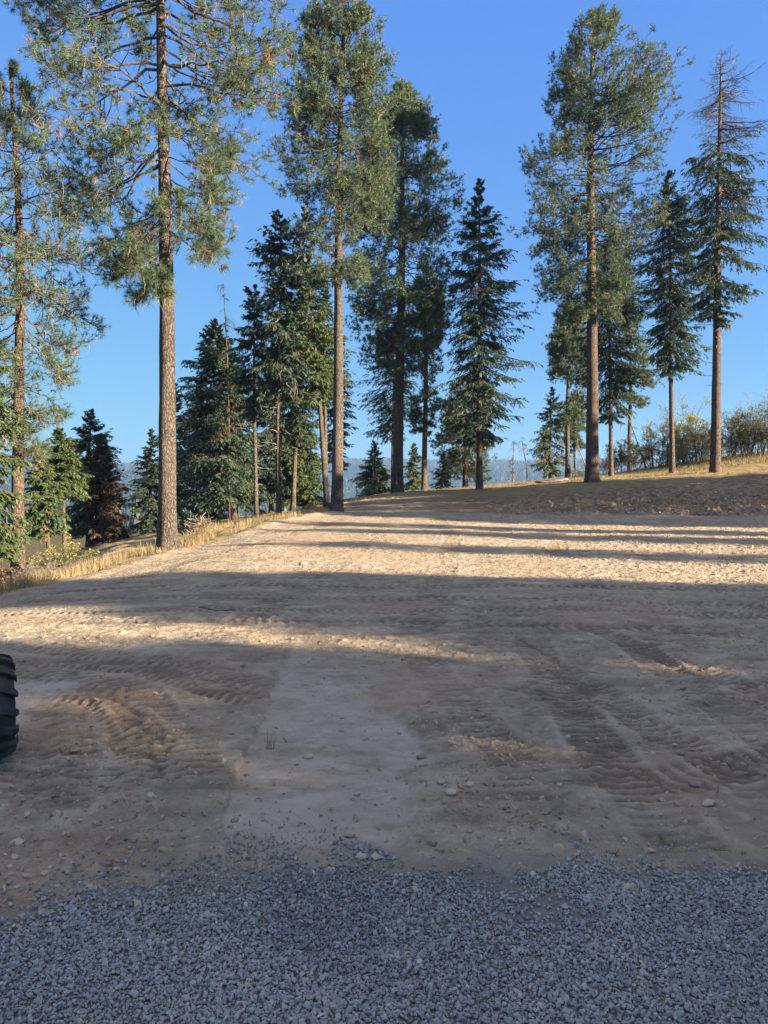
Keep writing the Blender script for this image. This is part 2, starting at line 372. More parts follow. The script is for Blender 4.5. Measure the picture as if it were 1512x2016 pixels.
# ---------------------------------------------------------------- bark, needles, leaves
def bark_mat(name, c1, c2, c3, sc_=1.0, depth=.03, warm=None):
    m, n, b, o = new_mat(name); co = objco(n)
    st = scaled(n, co, (1, 1, .28))
    wv = tex(n, 7 * sc_, 4, .6, co)
    mix = N(n, 'ShaderNodeMix', data_type='RGBA'); mix.inputs[0].default_value = .10
    n.links.new(st, mix.inputs[6])
    nn = N(n, 'ShaderNodeTexNoise'); nn.inputs['Scale'].default_value = 9 * sc_; n.links.new(st, nn.inputs['Vector']); n.links.new(nn.outputs['Color'], mix.inputs[7])
    v = tex(n, 15 * sc_, coord=mix.outputs[2], kind='DISTANCE_TO_EDGE')
    f = tex(n, 60 * sc_, 4, .7, st)
    c = mixc(n, ramp(n, wv, (.35, 0.), (.65, 1.)), c1, c2)
    c = mixc(n, ramp(n, f, (.35, .7), (.65, 0.)), c, c3)
    c = mixc(n, ramp(n, v, (.0, 1.), (.13, 0.)), c, tuple(k * .28 for k in c3))
    if warm: c = mixc(n, ramp(n, tex(n, 1.3, 3, .6, co), (.45, 0.), (.65, .7)), c, warm)
    n.links.new(c, b.inputs['Base Color'])
    r = ramp(n, v, (.0, 0.), (.2, 1.))
    ad = N(n, 'ShaderNodeMath', operation='ADD'); n.links.new(r, ad.inputs[0])
    q = N(n, 'ShaderNodeMath', operation='MULTIPLY'); q.inputs[1].default_value = .6; n.links.new(f, q.inputs[0]); n.links.new(q.outputs[0], ad.inputs[1])
    bump(n, b, ad.outputs[0], 1.0, depth)
    return m
BARK_PINE = bark_mat('pine_bark', (.155, .132, .116), (.225, .197, .175), (.10, .085, .075), 1.7, .035, (.19, .155, .128))
BARK_RED = bark_mat('reddish_pine_bark', (.165, .127, .103), (.215, .172, .143), (.11, .085, .07), 1.7, .03, (.21, .145, .108))
BARK_FIR = bark_mat('fir_bark', (.17, .14, .115), (.24, .20, .165), (.09, .075, .065), 1.6, .02)
def twig_mat(name, a, b_):
    m, n, b, o = new_mat(name); co = objco(n)
    n.links.new(mixc(n, ramp(n, tex(n, 5, 4, .6, co), (.35, 0.), (.65, 1.)), a, b_), b.inputs['Base Color']); return m
TWIG = twig_mat('twig_bark', (.065, .053, .046), (.13, .108, .09))
TWIG_GREY = twig_mat('grey_twig', (.16, .14, .12), (.30, .27, .235))

def leaf_mat(name, stops, trans=.25, deadc=(.30, .15, .07)):
    m, n, b, o = new_mat(name)
    c = ramp(n, attr(n, 'var'), *stops)
    c = mixc(n, attr(n, 'dead'), c, deadc)
    n.links.new(c, b.inputs['Base Color']); b.inputs['Roughness'].default_value = .55; b.inputs['Specular IOR Level'].default_value = .35
    tr = N(n, 'ShaderNodeBsdfTranslucent'); n.links.new(c, tr.inputs[0])
    ms = N(n, 'ShaderNodeMixShader'); ms.inputs[0].default_value = trans
    n.links.new(b.outputs[0], ms.inputs[1]); n.links.new(tr.outputs[0], ms.inputs[2]); n.links.new(ms.outputs[0], o.inputs[0])
    return m
PINE_N = leaf_mat('pine_needles', ((0, (.048, .092, .062)), (.5, (.095, .155, .088)), (1, (.178, .232, .115))), .25, (.36, .20, .10))
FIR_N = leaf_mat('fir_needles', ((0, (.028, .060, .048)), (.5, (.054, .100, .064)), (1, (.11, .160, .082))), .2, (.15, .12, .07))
FIR_L = leaf_mat('light_fir_needles', ((0, (.045, .080, .036)), (.5, (.090, .145, .055)), (1, (.17, .22, .080))), .28, (.24, .15, .08))
FIR_DEAD = leaf_mat('dead_fir_needles', ((0, (.05, .06, .035)), (.5, (.10, .07, .05)), (1, (.19, .11, .075))), .2)
LICHEN = leaf_mat('hanging_lichen', ((0, (.14, .13, .085)), (1, (.26, .25, .14))), .3)
LEAF_Y = leaf_mat('yellowing_leaves', ((0, (.16, .18, .06)), (.5, (.38, .39, .13)), (1, (.58, .50, .18))), .5, (.3, .16, .06))
LEAF_G = leaf_mat('dull_green_leaves', ((0, (.09, .11, .06)), (.5, (.22, .24, .13)), (1, (.36, .35, .19))), .45)
STRAW = leaf_mat('dry_grass', ((0, (.22, .165, .085)), (.5, (.33, .26, .14)), (1, (.46, .38, .23))), .3)
GRASS_G = leaf_mat('green_grass', ((0, (.16, .15, .07)), (1, (.34, .29, .14))), .3)

# ---------------------------------------------------------------- tree makers
def norm(v): return v / np.maximum(np.linalg.norm(v, axis=-1, keepdims=True), 1e-9)
class Acc:
    def __init__(s): s.V = []; s.F = {3: [], 4: []}; s.M = {3: [], 4: []}; s.A = {3: [], 4: []}; s.D = {3: [], 4: []}; s.k = 0
    def add(s, V, Fc, mat, var=None, dead=None):
        V = V.reshape(-1, 3); k = Fc.shape[1]
        s.V.append(V); s.F[k].append(Fc + s.k); s.M[k].append(np.full(len(Fc), mat)); s.k += len(V)
        s.A[k].append(np.full(len(Fc), .5) if var is None else var); s.D[k].append(np.zeros(len(Fc)) if dead is None else dead)
    def build(s, name, mats, parent=None, smooth=False, origin=None):
        ks = [k for k in (3, 4) if s.F[k]]
        return mesh(name, np.concatenate(s.V), [np.concatenate(s.F[k]) for k in ks], mats, parent, [np.concatenate(s.M[k]) for k in ks],
                    {'var': ('FACE', np.concatenate([np.concatenate(s.A[k]) for k in ks])), 'dead': ('FACE', np.concatenate([np.concatenate(s.D[k]) for k in ks]))}, smooth, origin)

def tubes(P, rad, sides):
    """P (B,n,3), rad (B,n) -> verts, quads"""
    B, n_, _ = P.shape
    T = norm(np.gradient(P, axis=1)); ref = np.where(np.abs(T[..., 2:3]) > .9, np.array([1., 0, 0]), np.array([0, 0, 1.]))
    U = norm(np.cross(T, ref)); W = np.cross(T, U)
    a = np.arange(sides) / sides * 2 * math.pi
    ring = U[:, :, None] * np.cos(a)[None, None, :, None] + W[:, :, None] * np.sin(a)[None, None, :, None]
    V = P[:, :, None] + ring * rad[:, :, None, None]
    i = np.arange(n_ - 1)[:, None] * sides; j = np.arange(sides)[None]; j2 = (j + 1) % sides
    q = np.stack([i + j, i + j2, i + sides + j2, i + sides + j], -1).reshape(-1, 4)
    Fq = (q[None] + (np.arange(B) * n_ * sides)[:, None, None]).reshape(-1, 4)
    return V.reshape(-1, 3), Fq

def sample(P, t):
    """points and tangents on polylines P (B,n,3) at t (B,m)"""
    n_ = P.shape[1]; s = t * (n_ - 1); i = np.minimum(s.astype(int), n_ - 2); f = (s - i)[..., None]
    bi = np.arange(len(P))[:, None]
    a = P[bi, i]; c = P[bi, i + 1]
    return a * (1 - f) + c * f, norm(c - a)

def trunk_obj(base, topp, r0, mat, parent, g, rtop=.03, sides=18, rings=60, flare=.5, bend=.0):
    t = np.linspace(0, 1, rings) ** 1.15
    P = base[None] * (1 - t)[:, None] + topp[None] * t[:, None]
    P = P + np.c_[np.sin(t * 5 + g.random() * 6) * bend * t, np.cos(t * 4 + g.random() * 6) * bend * t, 0 * t]
    P[:, 2] -= .25 * (1 - t) ** 8
    Ht = topp[2] - base[2]
    r = r0 * (1 - t) ** .72 * .96 + rtop
    r = r * (1 + flare * np.exp(-t * Ht / .45))
    V, Fq = tubes(P[None], r[None], sides)
    V = V.reshape(rings, sides, 3)
    a = np.arange(sides) / sides * 2 * math.pi
    nz = noise(np.cos(a)[None] * 3 + 9, t[:, None] * Ht * 1.3 + np.sin(a)[None] * 3, int(g.integers(99)))
    lob = np.cos(a * 5 + g.random() * 6)[None] * np.exp(-t * Ht / .35)[:, None] * .16
    V = P[:, None] + (V - P[:, None]) * (1 + .055 * nz + lob)[..., None]
    return P, r, mesh('trunk', V.reshape(-1, 3), [Fq], [mat], parent, smooth=True, origin=base)

def axis_at(P, z): return np.stack([np.interp(z, P[:, 2], P[:, 0]), np.interp(z, P[:, 2], P[:, 1]), z], -1)

def prof_fn(prof, d, az_scale=1.0):
    zs = np.array([at(0, p[0], d)[2] for p in prof]); xl = np.array([p[1] for p in prof]); xr = np.array([p[2] for p in prof])
    o_ = np.argsort(zs); zs, xl, xr = zs[o_], xl[o_], xr[o_]
    m = d / F
    return lambda z, X: (np.maximum(X - (np.interp(z, zs, xl) - CX) * m, .08), np.maximum((np.interp(z, zs, xr) - CX) * m - X, .08)), zs

def tufts(acc, P, D, L, m, wdt, g, mat, dead=None, spread=1.0):
    """starbursts of long needles at points P looking along D"""
    T = len(P)
    v = norm(g.normal(size=(T, m, 3))) * spread + D[:, None] * .75
    v = norm(v); ln = L[:, None] * g.uniform(.7, 1.1, (T, m))
    side = norm(np.cross(v, g.normal(size=(T, m, 3)))) * wdt / 2
    p = P[:, None] - D[:, None] * (g.random((T, m, 1)) * .09)
    e = p + v * ln[..., None]; e[..., 2] -= .03 * g.random((T, m))
    V = np.stack([p + side, p - side, e], 2).reshape(-1, 3)
    var = np.clip(np.repeat(g.beta(2, 2, T), m) + g.normal(0, .12, T * m), 0, 1)
    dd = np.zeros(T * m) if dead is None else np.repeat(dead, m)
    acc.add(V, np.arange(T * m * 3).reshape(-1, 3), mat, var, dd)

def sprays(acc, P, D, L, wd, g, mat, dead=None, vb=None):
    """flat twiglets: kites lying along D"""
    T = len(P); up = norm(np.array([0, 0, 1.]) + g.normal(0, .45, (T, 3)))
    s = norm(np.cross(D, up)) * (wd / 2)[:, None]; e = P + D * L[:, None]; md = P + D * (L * .4)[:, None]
    V = np.stack([P, md + s, e, md - s], 1)
    var = np.clip((g.beta(2, 2, T) if vb is None else vb) + g.normal(0, .15, T), 0, 1)
    acc.add(V, np.arange(T * 4).reshape(-1, 4), mat, var, dead)

def make_pine(spec):
    g = np.random.default_rng(spec.get('seed', 1)); d = spec['d']
    bx, by = spec['base']; base = at(bx, by, d); base[2] = H1(base[0], base[1]) if spec.get('snap', 1) else base[2]
    tx, ty = spec['top']; topp = at(tx, ty, d)
    root = empty(spec.get('name', 'pine_tree'), base)
    prop(root, spec['label'], 'pine tree', spec.get('group', 'conifers around the dirt clearing'))
    P, r, _ = trunk_obj(base, topp, spec['w'] * .93 * d / F / 2, spec.get('bark', BARK_PINE), root, g, bend=spec.get('bend', .13))
    rf, zs = prof_fn(spec['prof'], d)
    nl = int(spec['n'] * 1.5); u = (np.arange(nl) + g.random(nl)) / nl
    dens = np.array([1.0]); zt = zs[0] + (zs[-1] - zs[0]) * u ** spec.get('pw', .9)
    gap = noise(zt * .8, zt * 0 + spec.get('seed', 1), 3)          # loose and tight whorls
    keep = g.random(nl) < np.clip(.75 + gap * .5, .3, 1); zt = zt[keep]; nl = len(zt)
    az = g.permutation(nl) * 2.399963 + g.normal(0, .3, nl)
    ax = axis_at(P, np.minimum(zt, P[-1, 2])); Lw, Rw = rf(zt, ax[:, 0]); c = (1 + np.cos(az)) / 2
    ln = (Lw * (1 - c) + Rw * c) * g.uniform(.6, 1.0, nl) ** .7
    f = (zt - zs[0]) / (zs[-1] - zs[0])
    rise = np.interp(f, [0, .35, .75, 1], spec.get('rise', [-.55, -.1, .35, 1.1])) + g.normal(0, .14, nl)   # tip height over origin, per length
    z0 = np.clip(zt - rise * ln, base[2] + 1, topp[2] - .05)
    o0 = axis_at(P, z0); n_ = 9; t = np.linspace(0, 1, n_)
    dir_ = np.stack([np.cos(az), np.sin(az), np.zeros(nl)], -1)
    sag = (g.uniform(-.12, .3, nl))[:, None]
    LP = o0[:, None] + dir_[:, None] * (ln[:, None] * t)[..., None]
    LP[..., 2] += (zt - z0)[:, None] * t + (np.sin(t * math.pi * .9) * -1)[None] * sag * ln[:, None] * .5
    kx = np.cumsum(g.normal(0, 1, (nl, n_, 3)), 1) * (ln[:, None, None] * .022); kx[:, 0] = 0
    LP = LP + kx
    acc = Acc(); th = spec.get('limb', .022)
    acc.add(*tubes(LP, (th * (ln + .6))[:, None] * (1 - .86 * t)[None] * .72, 6), 0)
    # secondaries
    m = spec.get('m', 9) + 1; ts = np.sort(g.uniform(spec.get('inner', .3), 1, (nl, m)), 1); sp, sd = sample(LP, ts)
    sgn = np.where(g.random((nl, m)) < .5, -1, 1); ang = sgn * g.uniform(.4, 1.15, (nl, m))
    ca, sa = np.cos(ang), np.sin(ang)
    d2 = np.stack([sd[..., 0] * ca - sd[..., 1] * sa, sd[..., 0] * sa + sd[..., 1] * ca, sd[..., 2] + g.uniform(-.55, .5, (nl, m))], -1); d2 = norm(d2)
    l2 = (ln[:, None] * (.42 - .2 * ts) * g.uniform(.6, 1.2, (nl, m)) + .12)
    shp = np.clip(ln / 1.3, .2, 1); l2 = l2 * shp[:, None]
    sp, d2, l2 = sp.reshape(-1, 3), d2.reshape(-1, 3), l2.ravel(); B = len(sp); t2 = np.linspace(0, 1, 6)
    SP = sp[:, None] + d2[:, None] * (l2[:, None] * t2)[..., None]
    upc = g.uniform(-.35, .55, B); SP[..., 2] += (l2 * upc)[:, None] * (t2 ** 2)[None]
    k2 = np.cumsum(g.normal(0, 1, (B, 6, 3)), 1) * (l2[:, None, None] * .045); k2[:, 0] = 0; SP = SP + k2
    acc.add(*tubes(SP, (.006 + .010 * l2)[:, None] * (1 - .7 * t2)[None] * spec.get('tw', 1), 4), 0)
    # twigs
    q = spec.get('q', 5) + 2; tt = g.uniform(.5, 1, (B, q)); tt[:, 0] = 1
    tp, td = sample(SP, tt); lt = g.uniform(.10, .38, (B, q)) * spec.get('tl', 1) * np.repeat(.4 + .6 * shp, m)[:, None]
    dt = norm(td + g.normal(0, .55, (B, q, 3)) + np.array([0, 0, .25])); tp, dt, lt = tp.reshape(-1, 3), dt.reshape(-1, 3), lt.ravel()
    t3 = np.linspace(0, 1, 3); TP = tp[:, None] + dt[:, None] * (lt[:, None] * t3)[..., None]; TP[:, 2, 2] += lt * .22
    acc.add(*tubes(TP, np.full((len(tp), 3), .0045) * spec.get('tw', 1) * np.array([1.2, 1, .8]), 3), 0)
    e = TP[:, 2]; ed = norm(TP[:, 2] - TP[:, 1]); bare = spec.get('bare', .12); kp = (g.random(len(e)) > bare) & (g.random(len(e)) < .12 + .88 * np.repeat(shp, m * q))
    dead = (g.random(kp.sum()) < spec.get('dead', .03)).astype(float)
    tufts(acc, e[kp], ed[kp], g.uniform(.8, 1.15, kp.sum()) * spec.get('nl', .17), spec.get('nn', 15), 1.12 * spec.get('nw', .009), g, 1, dead)
    # hanging dry twigs and lichen
    hh = int(B * spec.get('hang', .35))
    if hh:
        idx = g.integers(0, B, hh); hp, _ = sample(SP[idx], g.uniform(.1, 1, (hh, 1))); hp = hp[:, 0]
        hl = g.uniform(.12, .5, hh); HP = np.stack([hp, hp + np.c_[g.normal(0, .05, hh), g.normal(0, .05, hh), -hl * .5], hp + np.c_[g.normal(0, .12, hh), g.normal(0, .12, hh), -hl]], 1)
        acc.add(*tubes(HP, np.array([.006, .009, .002])[None] * np.ones((hh, 1)) * spec.get('tw', 1), 3), 2, g.random(hh * 6))
    acc.V = [v - base for v in acc.V]
    acc.build('crown', [TWIG, spec.get('needles', PINE_N), LICHEN if spec.get('lichen') else TWIG_GREY], root)
    return root, P, r

def make_fir(spec):
    g = np.random.default_rng(spec.get('seed', 1)); d = spec['d']
    bx, by = spec['base']; base = at(bx, by, d); base[2] = H1(base[0], base[1]) if spec.get('snap', 1) else base[2]
    tx, ty = spec['top']; topp = at(tx, ty, d)
    root = empty(spec.get('name', 'fir_tree'), base)
    prop(root, spec['label'], spec.get('cat', 'fir tree'), spec.get('group', 'conifers around the dirt clearing'))
    P, r, _ = trunk_obj(base, topp, spec['w'] * .93 * d / F / 2, spec.get('bark', BARK_FIR), root, g, rtop=.012, sides=12, rings=40, flare=.45, bend=spec.get('bend', .05))
    rf, zs = prof_fn(spec['prof'], d)
    nl = int(spec['n'] * 1.35); u = (np.arange(nl) + g.random(nl)) / nl; zt = zs[0] + (zs[-1] - zs[0]) * u ** spec.get('pw', 1.0)
    az = g.permutation(nl) * 2.399963 + g.normal(0, .3, nl)
    ax = axis_at(P, np.minimum(zt, P[-1, 2])); Lw, Rw = rf(zt, ax[:, 0]); c = (1 + np.cos(az)) / 2
    rag = spec.get('rag', .3)
    ln = (Lw * (1 - c) + Rw * c) * g.uniform(1 - rag * 1.3, 1.08, nl) * (1 + .18 * noise(zt * 1.1, az * .7, spec.get('seed', 1)))
    f = (zt - zs[0]) / (zs[-1] - zs[0])
    rise = np.interp(f, [0, .4, .8, 1], spec.get('rise', [-.55, -.38, -.05, .7])) + g.normal(0, .08, nl)
    z0 = np.clip(zt - rise * ln, base[2] + .3, topp[2] - .03); o0 = axis_at(P, z0); n_ = 8; t = np.linspace(0, 1, n_)
    dir_ = np.stack([np.cos(az), np.sin(az), np.zeros(nl)], -1)
    LP = o0[:, None] + dir_[:, None] * (ln[:, None] * t)[..., None]
    LP[..., 2] += (zt - z0)[:, None] * (t ** 1.3) + (t ** 3 * .12)[None] * ln[:, None] - (np.sin(t * math.pi) * .05)[None] * ln[:, None]
    kx = np.cumsum(g.normal(0, 1, (nl, n_, 3)), 1) * (ln[:, None, None] * .012); kx[:, 0] = 0; LP = LP + kx
    acc = Acc()
    acc.add(*tubes(LP, (.008 + .009 * ln)[:, None] * (1 - .85 * t)[None], 5), 0)
    bz = at(0, spec['bare_above'], d)[2] if 'bare_above' in spec else 1e9
    m = spec.get('m', 18); ts = np.sort(g.uniform(spec.get('inner', .16), 1, (nl, m)), 1); ts[:, -1] = 1; sp, sd = sample(LP, ts)
    sgn = np.where(np.arange(m) % 2 == 0, -1, 1)[None]; ang = sgn * g.uniform(.65, 1.1, (nl, m)); ang[:, -1] = 0
    ca, sa = np.cos(ang), np.sin(ang)
    d2 = norm(np.stack([sd[..., 0] * ca - sd[..., 1] * sa, sd[..., 0] * sa + sd[..., 1] * ca, sd[..., 2] * .8 + g.uniform(-.4, .05, (nl, m))], -1))
    l2 = (np.minimum(ln[:, None] * .45, .95) * (1.05 - .75 * ts) * g.uniform(.6, 1.15, (nl, m)) + .10)
    dl = np.repeat((zt > bz), m)
    sh = np.clip(ln / 1.1, .18, 1); l2 = l2 * sh[:, None]
    sp, d2, l2 = sp.reshape(-1, 3), d2.reshape(-1, 3), l2.ravel(); B = len(sp); t2 = np.linspace(0, 1, 4)
    SP = sp[:, None] + d2[:, None] * (l2[:, None] * t2)[..., None]; SP[..., 2] -= (l2 * g.uniform(.05, .4, B))[:, None] * (t2 ** 2)[None]
    acc.add(*tubes(SP, (.0035 + .004 * l2)[:, None] * (1 - .6 * t2)[None] * spec.get('tw', 1), 3), 0)
    q = spec.get('q', 11); live = ~dl
    Ls = SP[live]; Bl = len(Ls); tt = g.uniform(.02, 1, (Bl, q)); tp, td = sample(Ls, tt)
    a2 = g.choice([-1, 1], (Bl, q)) * g.uniform(.35, 1.1, (Bl, q)); ca, sa = np.cos(a2), np.sin(a2)
    dt = norm(np.stack([td[..., 0] * ca - td[..., 1] * sa, td[..., 0] * sa + td[..., 1] * ca, td[..., 2] + g.uniform(-.55, .12, (Bl, q))], -1))
    Tn = Bl * q; limb_id = np.repeat(np.repeat(np.arange(nl), m)[live], q)
    limbv = g.beta(2, 2, nl); tipv = np.repeat(np.repeat(ts.ravel()[live], 1), q)
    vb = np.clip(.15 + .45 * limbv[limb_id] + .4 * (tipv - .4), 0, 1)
    drate = spec.get('dead', .03); deadl = (g.random(nl) < drate); dead = deadl[limb_id].astype(float)
    kp = g.random(Tn) > spec.get('thin', 0)
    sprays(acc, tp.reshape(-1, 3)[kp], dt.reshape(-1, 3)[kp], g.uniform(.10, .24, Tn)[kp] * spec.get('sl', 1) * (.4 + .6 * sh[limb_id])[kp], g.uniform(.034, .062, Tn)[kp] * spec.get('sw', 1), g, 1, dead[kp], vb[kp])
    hh = spec.get('hang', 0)
    if hh:
        idx = g.integers(0, B, hh); hp, _ = sample(SP[idx], g.uniform(.1, 1, (hh, 1))); hp = hp[:, 0]; hl = g.uniform(.15, .6, hh)
        HP = np.stack([hp, hp + np.c_[g.normal(0, .05, hh), g.normal(0, .05, hh), -hl * .5], hp + np.c_[g.normal(0, .1, hh), g.normal(0, .1, hh), -hl]], 1)
        acc.add(*tubes(HP, np.array([.006, .012, .003])[None] * np.ones((hh, 1)), 3), 2, g.random(hh * 6))
    sb = spec.get('stubs')      # bare dead stubs on the clear bole
    if sb:
        k, y0, y1 = sb; zz = g.uniform(at(0, y1, d)[2], at(0, y0, d)[2], k); a = g.uniform(0, 6.28, k); l = g.uniform(.25, 1.1, k); s0 = axis_at(P, zz)
        t4 = np.linspace(0, 1, 5); S = s0[:, None] + np.stack([np.cos(a), np.sin(a), g.uniform(-.5, .2, k)], -1)[:, None] * (l[:, None] * t4)[..., None]
        S = S + np.cumsum(g.normal(0, .03, (k, 5, 3)), 1); S[:, 0] = s0
        acc.add(*tubes(S, np.array([.018, .014, .011, .008, .003])[None] * np.ones((k, 1)), 4), 2)
    acc.V = [v - base for v in acc.V]
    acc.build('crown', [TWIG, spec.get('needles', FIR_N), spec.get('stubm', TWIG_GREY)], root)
    return root, P, r

def make_shrub(name, px, py, d, hpx, wpx, label, leaf, nst=14, nleaf=2600, seed=1, cat='shrub', bare=0.0, group='shrubs on the skyline to the right', lw=.045, spread=.9, tw=1.0):
    g = np.random.default_rng(seed); base = at(px, py, d); base[2] = H1(base[0], base[1]); Hh = hpx * d / F; W = wpx * d / F / 2
    root = empty(name, base); prop(root, label, cat, group)
    acc = Acc(); a = g.uniform(0, 6.28, nst); rr_ = np.sqrt(g.random(nst)); t = np.linspace(0, 1, 7)
    hh = Hh * g.uniform(.4, 1.0, nst) * (1 - .35 * rr_ ** 2)
    tip = np.stack([np.cos(a) * W * rr_ * spread, np.sin(a) * W * rr_ * spread, hh], -1)
    SP = np.zeros((nst, 7, 3)); SP[..., :2] = tip[:, None, :2] * (t ** 1.3)[None, :, None]; SP[..., 2] = tip[:, None, 2] * t[None]
    SP = SP + np.cumsum(g.normal(0, Hh * .018, (nst, 7, 3)), 1) * t[None, :, None]; off = np.c_[g.normal(0, W * .3, nst), g.normal(0, W * .3, nst), np.zeros(nst)]; SP = SP + off[:, None]; SP[:, 0, 2] = -.1
    acc.add(*tubes(SP, (.018 * Hh / 2.5 * (1.15 - t))[None] * g.uniform(.6, 1.3, nst)[:, None] * tw, 5), 0)
    m = 12; ts = g.uniform(.2, 1, (nst, m)); sp, sd = sample(SP, ts); d2 = norm(sd + g.normal(0, .75, (nst, m, 3)) + np.array([0, 0, .2]))
    l2 = (Hh * .26 * (1.15 - ts * .7) * g.uniform(.5, 1.2, (nst, m))); t2 = np.linspace(0, 1, 5); B = nst * m
    S2 = sp.reshape(B, 1, 3) + d2.reshape(B, 1, 3) * (l2.reshape(B, 1) * t2)[..., None]; k = np.cumsum(g.normal(0, .022 * Hh / 2, (B, 5, 3)), 1); k[:, 0] = 0; S2 = S2 + k
    acc.add(*tubes(S2, (.006 * (1.2 - t2))[None] * np.ones((B, 1)) * tw, 3), 0)
    q = 6; tt = g.uniform(.25, 1, (B, q)); tp, td = sample(S2, tt); dt = norm(td + g.normal(0, .7, (B, q, 3))); l3 = g.uniform(.08, .35, (B, q)) * Hh / 2.5
    S3 = tp.reshape(-1, 1, 3) + dt.reshape(-1, 1, 3) * (l3.reshape(-1, 1) * np.linspace(0, 1, 3))[..., None]
    acc.add(*tubes(S3, np.full((B * q, 3), .0035) * tw, 3), 0)
    nlf = int(nleaf * 1.9 * (1 - bare))
    if nlf > 0:
        i = g.integers(0, B * q, nlf); lp, ld = sample(S3[i], g.uniform(.1, 1, (nlf, 1))); lp = lp[:, 0] + g.normal(0, .03, (nlf, 3)); dd = norm(ld[:, 0] + g.normal(0, .8, (nlf, 3)))
        clump = noise(lp[:, 0] * 2.5 + 3, lp[:, 2] * 2.5, seed) * .5 + .5
        kp = g.random(nlf) < 1.5 * clump ** 1.6
        sprays(acc, lp[kp], dd[kp], np.full(kp.sum(), lw * 2.1) * g.uniform(.7, 1.2, kp.sum()), np.full(kp.sum(), lw * 1.25), g, 1)
    acc.build('stems_and_leaves' if nlf > 0 else 'stem', [TWIG_GREY if bare > .3 else TWIG, leaf], root)
    return root

# ---------------------------------------------------------------- the trees in the photograph
#@TREES
pines = [
 dict(seed=3, d=20, base=(329,1088), top=(322,-330), w=36, n=78, m=10, q=6, nn=26, nl=.19, nw=.010, pw=.85, limb=.015, inner=.4, hang=.9, lichen=True, dead=.05,
      prof=[(600,262,362),(520,215,440),(440,150,470),(380,110,455),(330,80,430),(250,60,560),(190,50,585),(120,40,560),(40,60,570),(-60,80,560),(-200,150,470),(-330,300,345)],
      rise=[-.75,-.35,.05,.9], label='largest pine, thick grey-brown trunk standing on the left edge of the dirt'),
 dict(seed=5, d=19, base=(37,1168), top=(28,135), w=24, inner=.4, n=80, m=8, q=5, nn=16, nl=.16, nw=.010, pw=1.0, limb=.016, hang=.6, bark=BARK_RED, lichen=True,
      prof=[(900,-10,90),(800,-60,135),(700,-90,150),(620,-110,200),(540,-120,205),(450,-120,190),(350,-110,160),(250,-60,120),(170,0,70),(135,20,35)],
      rise=[-.7,-.35,.1,1.0], label='pine with reddish trunk, drooping boughs, at the far left edge of the photo'),
 dict(seed=8, d=32, base=(663,1012), top=(676,-12), w=23, n=135, m=9, q=6, nn=13, nl=.18, nw=.018, pw=.95, limb=.015, hang=.25, dead=.02,
      prof=[(560,600,715),(500,570,745),(430,545,760),(380,540,760),(300,555,765),(220,560,762),(150,575,758),(80,595,752),(30,620,735),(-12,660,695)],
      label='tall pine with a long bare straight trunk left of the gap onto the valley'),
 dict(seed=9, d=43, base=(783,970), top=(793,162), w=22, n=230, m=10, q=6, nn=12, nl=.2, nw=.024, pw=.95, limb=.014, hang=.2, dead=.02,
      prof=[(745,740,830),(680,705,860),(600,690,880),(500,690,900),(420,685,915),(350,700,900),(290,715,880),(240,735,850),(190,765,825),(162,785,802)],
      label='broad pine with dark thick trunk on the skyline, just right of the valley gap'),
 dict(seed=10, d=48, base=(835,967), top=(838,520), w=11, n=85, m=9, q=5, nn=11, nl=.2, nw=.026, hang=.2, bark=BARK_RED,
      prof=[(860,815,850),(800,800,868),(720,795,872),(650,790,875),(580,800,870),(520,830,845)],
      label='slender reddish pine trunk just right of the broad skyline pine'),
 dict(seed=12, d=39, base=(1166,947), top=(1166,27), w=26, n=170, m=9, q=6, nn=13, nl=.19, nw=.021, pw=1.0, limb=.014, hang=.3, dead=.02, bark=BARK_RED,
      prof=[(640,1105,1215),(560,1070,1230),(500,1045,1270),(430,1030,1290),(330,1030,1300),(250,1065,1312),(180,1070,1318),(130,1085,1290),(80,1110,1230),(27,1158,1176)],
      label='tall full pine with thick bark trunk on the right, highest tree against open sky'),
 dict(seed=14, d=56, base=(917,961), top=(912,740), w=11, n=75, m=9, q=5, nn=10, nl=.22, nw=.032, hang=.4, bark=BARK_RED, rise=[-.9,-.6,-.1,.8],
      prof=[(945,880,955),(900,862,968),(850,858,970),(800,870,960),(760,885,945),(740,905,920)],
      label='short crooked pine with drooping boughs on the skyline behind the dark fir'),
 dict(seed=15, d=50, base=(1118,945), top=(1118,585), w=9, n=110, m=8, q=5, nn=10, nl=.2, nw=.028,
      prof=[(845,1095,1150),(780,1080,1160),(720,1075,1160),(660,1080,1155),(610,1095,1145),(585,1112,1125)],
      label='smaller pine half hidden behind the left side of the thick-barked right pine'),
 dict(seed=16, d=62, base=(1134,940), top=(1128,770), w=5, n=60, m=7, q=5, nn=9, nl=.22, nw=.03,
      prof=[(895,1115,1150),(850,1110,1150),(800,1112,1148),(770,1124,1132)],
      label='thin young pine with sparse crown between the yellowish fir and the thick pine'),
 dict(seed=17, d=58, base=(1240,930), top=(1238,600), w=8, n=80, m=8, q=5, nn=10, nl=.22, nw=.03, bark=BARK_RED,
      prof=[(800,1210,1268),(760,1200,1280),(700,1205,1275),(640,1215,1262),(600,1232,1245)],
      label='far pale-trunked pine seen between the two dark firs on the right'),
]
